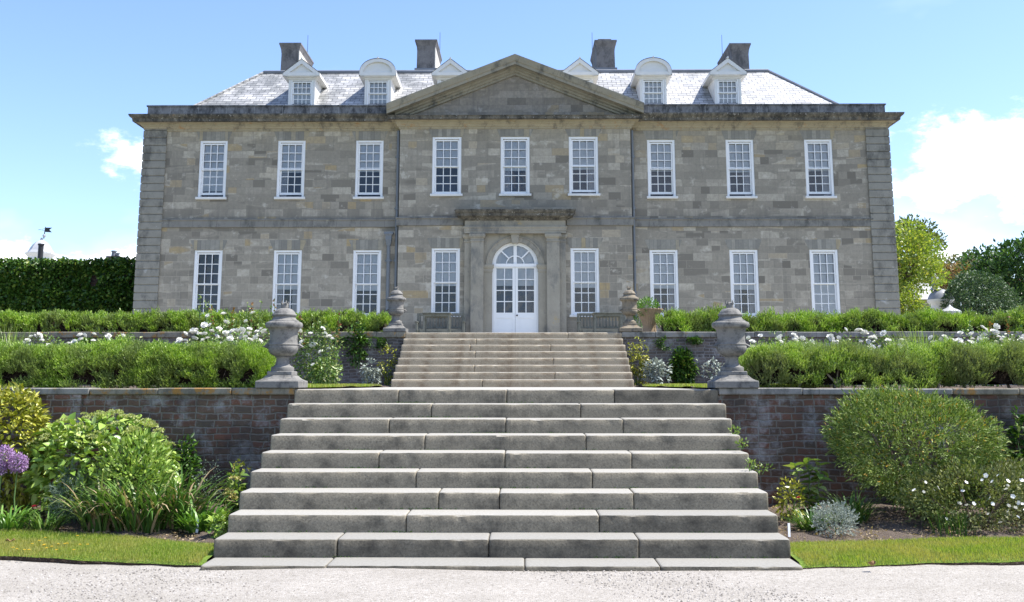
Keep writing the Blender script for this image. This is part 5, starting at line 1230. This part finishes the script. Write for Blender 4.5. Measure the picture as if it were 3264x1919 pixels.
# moss and tiny weeds in the joints at the foot of the risers
mo = []
for i in range(1, 10):
    for k in range(7):
        xc = random.uniform(-2.7, 2.7); m_ = random.randint(8, 26); mo.append(np.stack([xc+rng.normal(0, .12, m_), np.full(m_, 9.547+.409*i-.008), np.full(m_, .036+.1735*(i-1)+.002)], 1))
mo = np.concatenate(mo); mo = mo[np.abs(mo[:, 0]) < 2.74]
tag(leaves('moss', mo, unit(rvec(len(mo))*np.array([1, .4, .4])+np.array([0, -.3, .8])), rng.uniform(.008, .022, len(mo)), .010, M['l_moss']), 'moss and tiny weeds in the joints of the granite steps', None, None, 'stuff')
# loose clods, bark and dry bits on the soil
def clods(s):
    n = 2600; x = rng.uniform(2.8, 7.2, n)*s; b = np.minimum([back_edge(v) for v in x], 12.9); y = b+(13.2-b)*rng.uniform(0, 1, n)**1.6
    P = np.stack([x, y, .055+.11*(y-b)/(13.4-b)], 1); D = unit(rvec(n)*np.array([1, 1, .35]))
    o = leaves('soil_litter', P, D, rng.uniform(.015, .06, n), .02, M['l_dead'] , None); tag(o, 'dry leaf litter and clods on the soil bed ' + ('left' if s < 0 else 'right') + ' of the steps', None, None, 'stuff')
clods(-1); clods(1)
# loose gravel stones nearest the viewer and along the kerb
n = 6000; x = rng.uniform(-5, 5, n); y = 8.0+1.62*rng.uniform(0, 1, n); r_ = rng.uniform(.005, .012, n)
dd = np.array([[1, 0, 0], [0, 1, 0], [-1, 0, 0], [0, -1, 0], [0, 0, 1.0], [0, 0, -.4]]); V = (np.stack([x, y, np.full(n, -.012)], 1)[:, None, :]+dd[None]*r_[:, None, None]*rng.uniform(.7, 1.3, (n, 6, 1))).reshape(-1, 3)
tri = np.array([[0, 1, 4], [1, 2, 4], [2, 3, 4], [3, 0, 4]]); Q = (tri[None]+6*np.arange(n)[:, None, None]).reshape(-1, 3)
def mat_pebble():
    m, nt = new_mat('pebble'); t = NT(nt); g = t.add('ShaderNodeNewGeometry')
    c = t.ramp(g.outputs['Random Per Island'], [(0, (.10, .09, .08)), (.3, (.21, .193, .175)), (.7, (.28, .26, .24)), (1, (.37, .35, .33))]); t.out(t.principled(c, .9, .2)); return m
tag(npmesh('gravel_stones', V, Q, mat_pebble()), 'loose pale gravel stones on the path', None, None, 'stuff')

# ================================================================== BEYOND THE HOUSE, LEFT
zw = at(165, 651, 36).z
fw = empty('garden_wall', (-25, 36, TZ), 'tall brick wall under dark creeper left of the house', 'garden wall')
mb = MB(); mb.box(-46, -12.72, 36, 36.4, TZ-.1, zw-.05); part('brickwork', mb, M['brick_far'], fw)
q = at(308, 750, 35.9); mb = MB(); mb.tube([(q.x, 35.9, TZ), (q.x, 35.9, TZ+2.25)], .055, .055, 8); part('drainpipe', mb, M['pipe'], fw)
cr = empty('wall_creeper', (-25, 35.9, TZ), 'dense dark creeper covering the tall brick wall left of the house', 'creeper')
n = 56000; x = rng.uniform(-34, -12.7, n); z = TZ+(zw-TZ+.12)*rng.uniform(0, 1, n)**.8; P = np.stack([x, np.zeros(n), z], 1)
bare = vnoise(P, .55, 3)*.6+vnoise(P, 1.7, 5)*.4; low = np.clip((TZ+1.9-z)/1.9, 0, 1); k = (bare > .19+.17*low) & ~((x > -13.5) & (z < TZ+1.9)); P = P[k]; k = len(P)
dep = .06+1.0*(vnoise(P, .9, 8)*.6+vnoise(P, 2.4, 9)*.4)**1.4*np.clip((P[:, 2]-TZ)/3, .25, 1)*rng.uniform(.3, 1, k)+.1*rng.uniform(0, 1, k); P[:, 1] = 36.0-dep
P[:, 2] += .12*(vnoise(P, 1.6, 2)-.3)*(P[:, 2] > zw-.5)
leaves('foliage', P, unit(np.array([0, -.8, -.25])+rvec(k)*.8), rng.uniform(.07, .17, k), .10, M['l_ivy'], cr, broad=True, flat=.3)
n = 4500; P = np.stack([rng.uniform(-34, -12.8, n), 36.2+rng.uniform(-.45, .4, n), zw+rng.uniform(-.25, .16, n)], 1); P[:, 2] += .34*(vnoise(P, 1.3, 7)-.45)+.12*(vnoise(P, 4.0, 6)-.5)
leaves('top_foliage', P, unit(np.array([0, -.2, .5])+rvec(n)*.7), rng.uniform(.09, .18, n), .12, M['l_ivy'], cr, broad=True, flat=.5)
for i in range(7):
    xx = -14.2-random.uniform(0, 15); mb = MB(); mb.tube([(xx, 35.96, TZ), (xx+.2, 35.93, TZ+1.4), (xx+random.uniform(-.6, .6), 35.9, TZ+2.6)], .04, .015, 6); part('stem', mb, M['bark'], cr)
YC = 62; c0 = at(99, 634, YC); s_ = YC/2471
cu = empty('cupola', (c0.x, YC, TZ), 'white lead-domed cupola with a weathervane beyond the creeper wall', 'cupola')
mb = MB(); R_ = 28*s_
rows = []
for rr, zz in ((1.0, TZ-c0.z), (1.0, .0), (1.08, .05), (1.25, .20), (1.28, .27)): rows.append([(c0.x+R_*rr*math.cos(2*PI*j/8+PI/8), YC+R_*rr*math.sin(2*PI*j/8+PI/8), c0.z+zz) for j in range(8)])
mb.grid(rows, True, True, True); part('drum', mb, M['white_worn'], cu)
mb = MB(); rows = []
for rr, zz in ((1.28, .275), (1.12, .33), (.98, .46), (.86, .62), (.70, .80), (.50, .95), (.28, 1.06), (.12, 1.13), (.08, 1.25)): rows.append([(c0.x+R_*rr*math.cos(2*PI*j/8+PI/8), YC+R_*rr*math.sin(2*PI*j/8+PI/8), c0.z+zz) for j in range(8)])
mb.grid(rows, True, True, True); part('dome', mb, M['lead_light'], cu)
mb = MB(); xx = c0.x+.13; mb.tube([(xx, YC, c0.z+1.2), (xx+.05, YC, c0.z+1.95)], .035, .02, 6); v_ = part('weathervane', mb, M['iron'], cu)
mb = MB(); mb.lathe([(0, -.11), (.08, -.08), (.11, 0), (.08, .08), (0, .11)], xx+.02, YC, c0.z+1.38, 12); part('ball', mb, M['lead_light'], v_, smooth=True)
z_ = c0.z+1.76; mb = MB(); mb.grid([[(xx+.06+u, YC-.012+d_, z_+w) for u, w in ((0, -.14), (.42, -.17), (.25, 0), (.42, .13), (0, .14))] for d_ in (0, .024)], True, True, True); part('pennant', mb, M['iron'], v_)
mb = MB(); mb.tube([(xx+.05, YC, z_+.08), (xx-.25, YC, z_), (xx+.05, YC, z_-.08)], .014, .014, 4); mb.tube([(xx-.25, YC, z_), (xx-.4, YC, z_)], .02, .01, 4); part('pointer', mb, M['iron'], v_)
q0, q1 = at(99, 634, 50), at(107, 600, 50)
mb = MB(); mb.lathe([(.13, TZ-q0.z), (.13, q1.z-q0.z-.1), (.16, q1.z-q0.z-.08), (.16, q1.z-q0.z), (0, q1.z-q0.z)], q0.x, 50, q0.z, 12); tag(part('flue_pipe', mb, M['iron'], None, (q0.x, 50, TZ), smooth=True), 'thick black flue pipe rising in front of the white cupola', 'flue pipe')
q = at(283, 634, 52); ck = empty('chimney_stack', (q.x, 52, TZ), 'small chimney stack with two dark pots behind the creeper wall beside the house', 'chimney')
mb = MB(); mb.box(q.x-.35, q.x+.35, 51.7, 52.3, TZ-.1, q.z+.05); part('stack', mb, M['brick_far'], ck)
for dx, h_, r_ in ((-.07, .36, .13), (.15, .24, .09)): mb = MB(); mb.lathe([(r_*.95, .04), (r_, .1), (r_*.85, h_*.8), (r_*1.15, h_*.85), (r_*1.15, h_), (0, h_)], q.x+dx, 52, q.z, 14); part('chimney_pot', mb, M['lead'], ck, smooth=True)

# ================================================================== BEYOND THE HOUSE, RIGHT
bg_ = 'trees beyond the right end of the house'
q = at(2222, 650, 42); tree('yellow_green_tree', 'bright yellow-green loose tree directly behind the right corner of the house', (q.x-.3, 42, TZ), 5, (q.x-.2, 42, q.z+.1), (1.8, 1.6, 1.6), 46, 9500, .16, M['l_ygtree'], bg_, .18, seed=1, clump_r=.36)
q = at(2258, 735, 40); bush('yellow_green_shrub', 'yellow-green shrub in front of the lead dome, right of the house corner', 'shrub', (q.x-.35, 40, TZ+1.15), (.95, .7, 1.35), 4200, .13, .06, M['l_ygtree'], lump=.35, seed=33, base=TZ, shell=.3)
q = at(2215, 610, 56); tree('olive_tree', 'darker olive tree topping the yellow-green tree behind the house corner', (q.x-.5, 56, TZ), 6, (q.x-.3, 56, q.z-.4), (2.3, 2, 1.9), 40, 7000, .2, M['l_olive'], bg_, .22, seed=2, clump_r=.34)
q = at(2520, 690, 55); tree('dark_tree', 'large dark green tree with an uneven top, standing at the right edge', (q.x+.3, 55, TZ), 6, (q.x+.2, 55, q.z+.2), (2.9, 2.4, 2.2), 60, 11000, .26, M['l_dtree'], bg_, .3, seed=5, clump_r=.30)
q = at(2420, 715, 58); tree('dark_tree', 'lower dark green tree between the copper tree and the dark tree at the right edge', (q.x, 58, TZ), 5, (q.x, 58, q.z-.1), (1.7, 1.6, 1.6), 36, 6500, .24, M['l_dtree'], bg_, .22, seed=6, clump_r=.34)
q = at(2408, 745, 45); bush('domed_shrub', 'big rounded dark green shrub right of the lead dome', 'shrub', (q.x, 45, TZ+1.75), (1.60, 1.4, 1.95), 9000, .13, .07, M['l_dome'], lump=.12, seed=35, base=TZ, shell=.75)
q = at(2355, 690, 80); tree('copper_tree', 'small copper-brown tree in the gap beyond the lead dome', (q.x, 80, TZ), 5, (q.x, 80, q.z), (1.6, 1.4, 1.3), 22, 3600, .3, M['l_brown'], bg_, .2, seed=7, clump_r=.4)
for (px, py, w, sd_) in ((2335, 668, 2.8, 11), (2375, 655, 3.2, 12), (2300, 680, 2.6, 13)):
    q = at(px, py, 125); tree('distant_tree', ('hazy brownish tree, lowest of the three far off beyond the gap', 'hazy brownish tree, highest of the three far off beyond the gap', 'hazy brownish tree behind the spire of the lead dome')[sd_-11], (q.x, 125, TZ), 6, (q.x, 125, q.z-.8), (w, 2.2, 2.0), 20, 2600, .5, M['l_far'], bg_, .25, seed=sd_, clump_r=.42)
# lead-domed pavilion and slate-roofed building
Yp = 46; q = at(2315, 735, Yp); s_ = Yp/2471
pv = empty('lead_domed_pavilion', (q.x, Yp, TZ), 'pale lead-domed garden pavilion with a spired lantern between tree and shrub', 'pavilion')
Rp = 30*s_
mb = MB(); mb.lathe([(Rp*.86, TZ-q.z), (Rp*.86, -.32), (Rp*.9, -.28), (Rp*1.03, -.14), (Rp*1.05, -.05), (0, -.04)], q.x, Yp, q.z, 32); part('drum', mb, M['white_worn'], pv)
mb = MB(); mb.lathe([(Rp*1.04, -.045), (Rp*.98, .03), (Rp*.88, .16), (Rp*.72, .28), (Rp*.5, .37), (Rp*.30, .42), (0, .43)], q.x, Yp, q.z, 32); part('dome', mb, M['lead_grey'], pv, smooth=True)
mb = MB(); mb.lathe([(.30, .40), (.22, .46), (.16, .52), (.15, .60), (.14, .85), (.20, .89), (.17, .94), (.11, 1.02), (.06, 1.10), (.03, 1.16), (.055, 1.19), (.02, 1.24), (.012, 1.6), (0, 1.62)], q.x-.2, Yp, q.z, 18); part('lantern', mb, M['lead_grey'], pv, smooth=True)
q2 = at(2338, 765, 41); mb = MB(); s2 = 41/2471; mb.lathe([(26*s2, TZ-q2.z), (26*s2, -.03), (20*s2, .03), (10*s2, .10), (4*s2, .17), (1*s2, .24), (0, .25)], q2.x, 41, q2.z, 20); tag(part('lead_roof', mb, M['lead_light'], None, (q2.x, 41, TZ), smooth=True), 'pointed pale lead roof just showing over the upper hedge below the pavilion', 'roof')
a, b = at(2228, 678, 52), at(2310, 704, 52)
ob = empty('outbuilding', (a.x, 52, TZ), 'low outbuilding with a sunlit slate roof behind the yellow-green tree', 'building')
mb = MB(); mb.box(a.x-3, b.x+.2, 51.2, 56, TZ-.1, b.z-.75); part('wall', mb, M['ashlar'], ob)
mb = MB(); mb.face_pts([(a.x-3.2, 50.9, b.z-.78), (b.x+.3, 50.9, b.z-.78), (b.x-.1, 52.5, b.z+.1), (a.x-.2, 52.5, a.z+.1), (a.x-3.2, 52.5, a.z+.1)]); mb.face_pts([(a.x-3.2, 56.2, b.z-.78), (b.x+.3, 56.2, b.z-.78), (b.x-.1, 52.5, b.z+.1), (a.x-.2, 52.5, a.z+.1), (a.x-3.2, 52.5, a.z+.1)]); mb.face_pts([(b.x+.3, 50.9, b.z-.78), (b.x+.3, 56.2, b.z-.78), (b.x-.1, 52.5, b.z+.1)]); part('roof', mb, M['slate'], ob, recalc=False)
# ================================================================== SKY, SUN, CAMERA
SUN_EL, SUN_AZ = R(61), R(86)      # azimuth clockwise from +Y (looking at the house), i.e. high on the right, a little behind the house
world = bpy.data.worlds.new('World'); bpy.context.scene.world = world; world.use_nodes = True
nt = world.node_tree; nt.nodes.clear(); t = NT(nt)
sky = t.add('ShaderNodeTexSky', sky_type='NISHITA', sun_disc=False, sun_elevation=SUN_EL, sun_rotation=SUN_AZ, air_density=1.0, dust_density=.6, ozone_density=1.6, altitude=50)
g = t.coord('Generated'); gx, gy, gz = t.sep(g)
az = t.math('ARCTAN2', gx, gy); el = t.math('ARCSINE', gz)
nv = t.mapping(g, scale=(1, 1, 1.9))
n1 = t.noise(nv, 15.0, 9, .66); n2 = t.noise(nv, 3.0, 5, .55)
def blob(px, py, wa, we):
    d = ray(px, py).normalized(); a0, e0 = math.atan2(d.x, d.y), math.asin(d.z)
    u = t.math('DIVIDE', t.math('SUBTRACT', az, a0), wa); v = t.math('DIVIDE', t.math('SUBTRACT', el, e0), we)
    r = t.math('SQRT', t.math('ADD', t.math('MULTIPLY', u, u), t.math('MULTIPLY', v, v)))
    return t.math('SUBTRACT', 1.0, r)
def cmax(L):
    o = L[0]
    for q in L[1:]: o = t.math('MAXIMUM', o, q)
    return o
B = cmax([blob(2570, 385, .19, .058), t.math('SUBTRACT', blob(2380, 430, .095, .036), .1), t.math('SUBTRACT', blob(2290, 385, .07, .036), .2), t.math('SUBTRACT', blob(345, 385, .055, .045), .15), t.math('SUBTRACT', blob(285, 430, .04, .02), .3), blob(-40, 640, .13, .022), blob(200, 655, .11, .019), blob(340, 650, .06, .02), t.math('SUBTRACT', blob(2330, 630, .035, .014), .3)])
dens = t.math('ADD', B, t.math('MULTIPLY', t.math('SUBTRACT', n1, .5), 2.6))
mask = t.ramp(dens, [(.05, 0.0), (1.0, 1.0)], 'EASE')
wisp = t.math('MULTIPLY', t.ramp(t.math('ADD', n2, t.math('MULTIPLY', az, .12)), [(.52, 0.0), (.80, .35)]), t.ramp(el, [(.02, 1.0), (.6, .15)]))
cl = t.math('MAXIMUM', mask, wisp)
hsv = t.add('ShaderNodeHueSaturation'); hsv.inputs['Saturation'].default_value = 1.0; hsv.inputs['Value'].default_value = 1.0; t.link(t.mix(1.0, sky.outputs[0], (.93, .985, 1.15), 'MULTIPLY'), hsv.inputs['Color'])
col = t.mix(cl, hsv.outputs[0], (11.5, 11.6, 11.8))
bg = t.add('ShaderNodeBackground'); bg.inputs['Strength'].default_value = SKY_STRENGTH; t.link(col, bg.inputs[0])
wo = t.add('ShaderNodeOutputWorld'); t.link(bg.outputs[0], wo.inputs[0])
sd = bpy.data.lights.new('sun', 'SUN'); sd.energy = SUN_STRENGTH; sd.angle = R(.53); sd.color = (1.0, .96, .89)
so = bpy.data.objects.new('sun', sd); C.objects.link(so)
dirv = Vector((math.sin(SUN_AZ)*math.cos(SUN_EL), math.cos(SUN_AZ)*math.cos(SUN_EL), math.sin(SUN_EL)))
so.rotation_euler = (-dirv).to_track_quat('-Z', 'Y').to_euler(); so.location = (40, 20, 60)
cd = bpy.data.cameras.new('camera'); cam = bpy.data.objects.new('camera', cd); C.objects.link(cam)
cd.sensor_width = 36; cd.lens = 36*F_/3264; cd.shift_x = -(CX_-1632)/3264; cd.shift_y = -(959.5-CY_)/3264; cd.clip_start = .1; cd.clip_end = 8000
cam.location = (X0_, 0, ZE_); cam.rotation_euler = (PI/2+TH_, 0, YAW_)
sc = bpy.context.scene; sc.camera = cam
sc.view_settings.view_transform = 'Standard'; sc.view_settings.look = 'None'; sc.view_settings.exposure = EXPOSURE; sc.view_settings.gamma = 1
sc.view_settings.use_curve_mapping = False
sc.render.engine = 'CYCLES'; sc.cycles.max_bounces = 8; sc.cycles.transparent_max_bounces = 12; sc.cycles.use_denoising = True
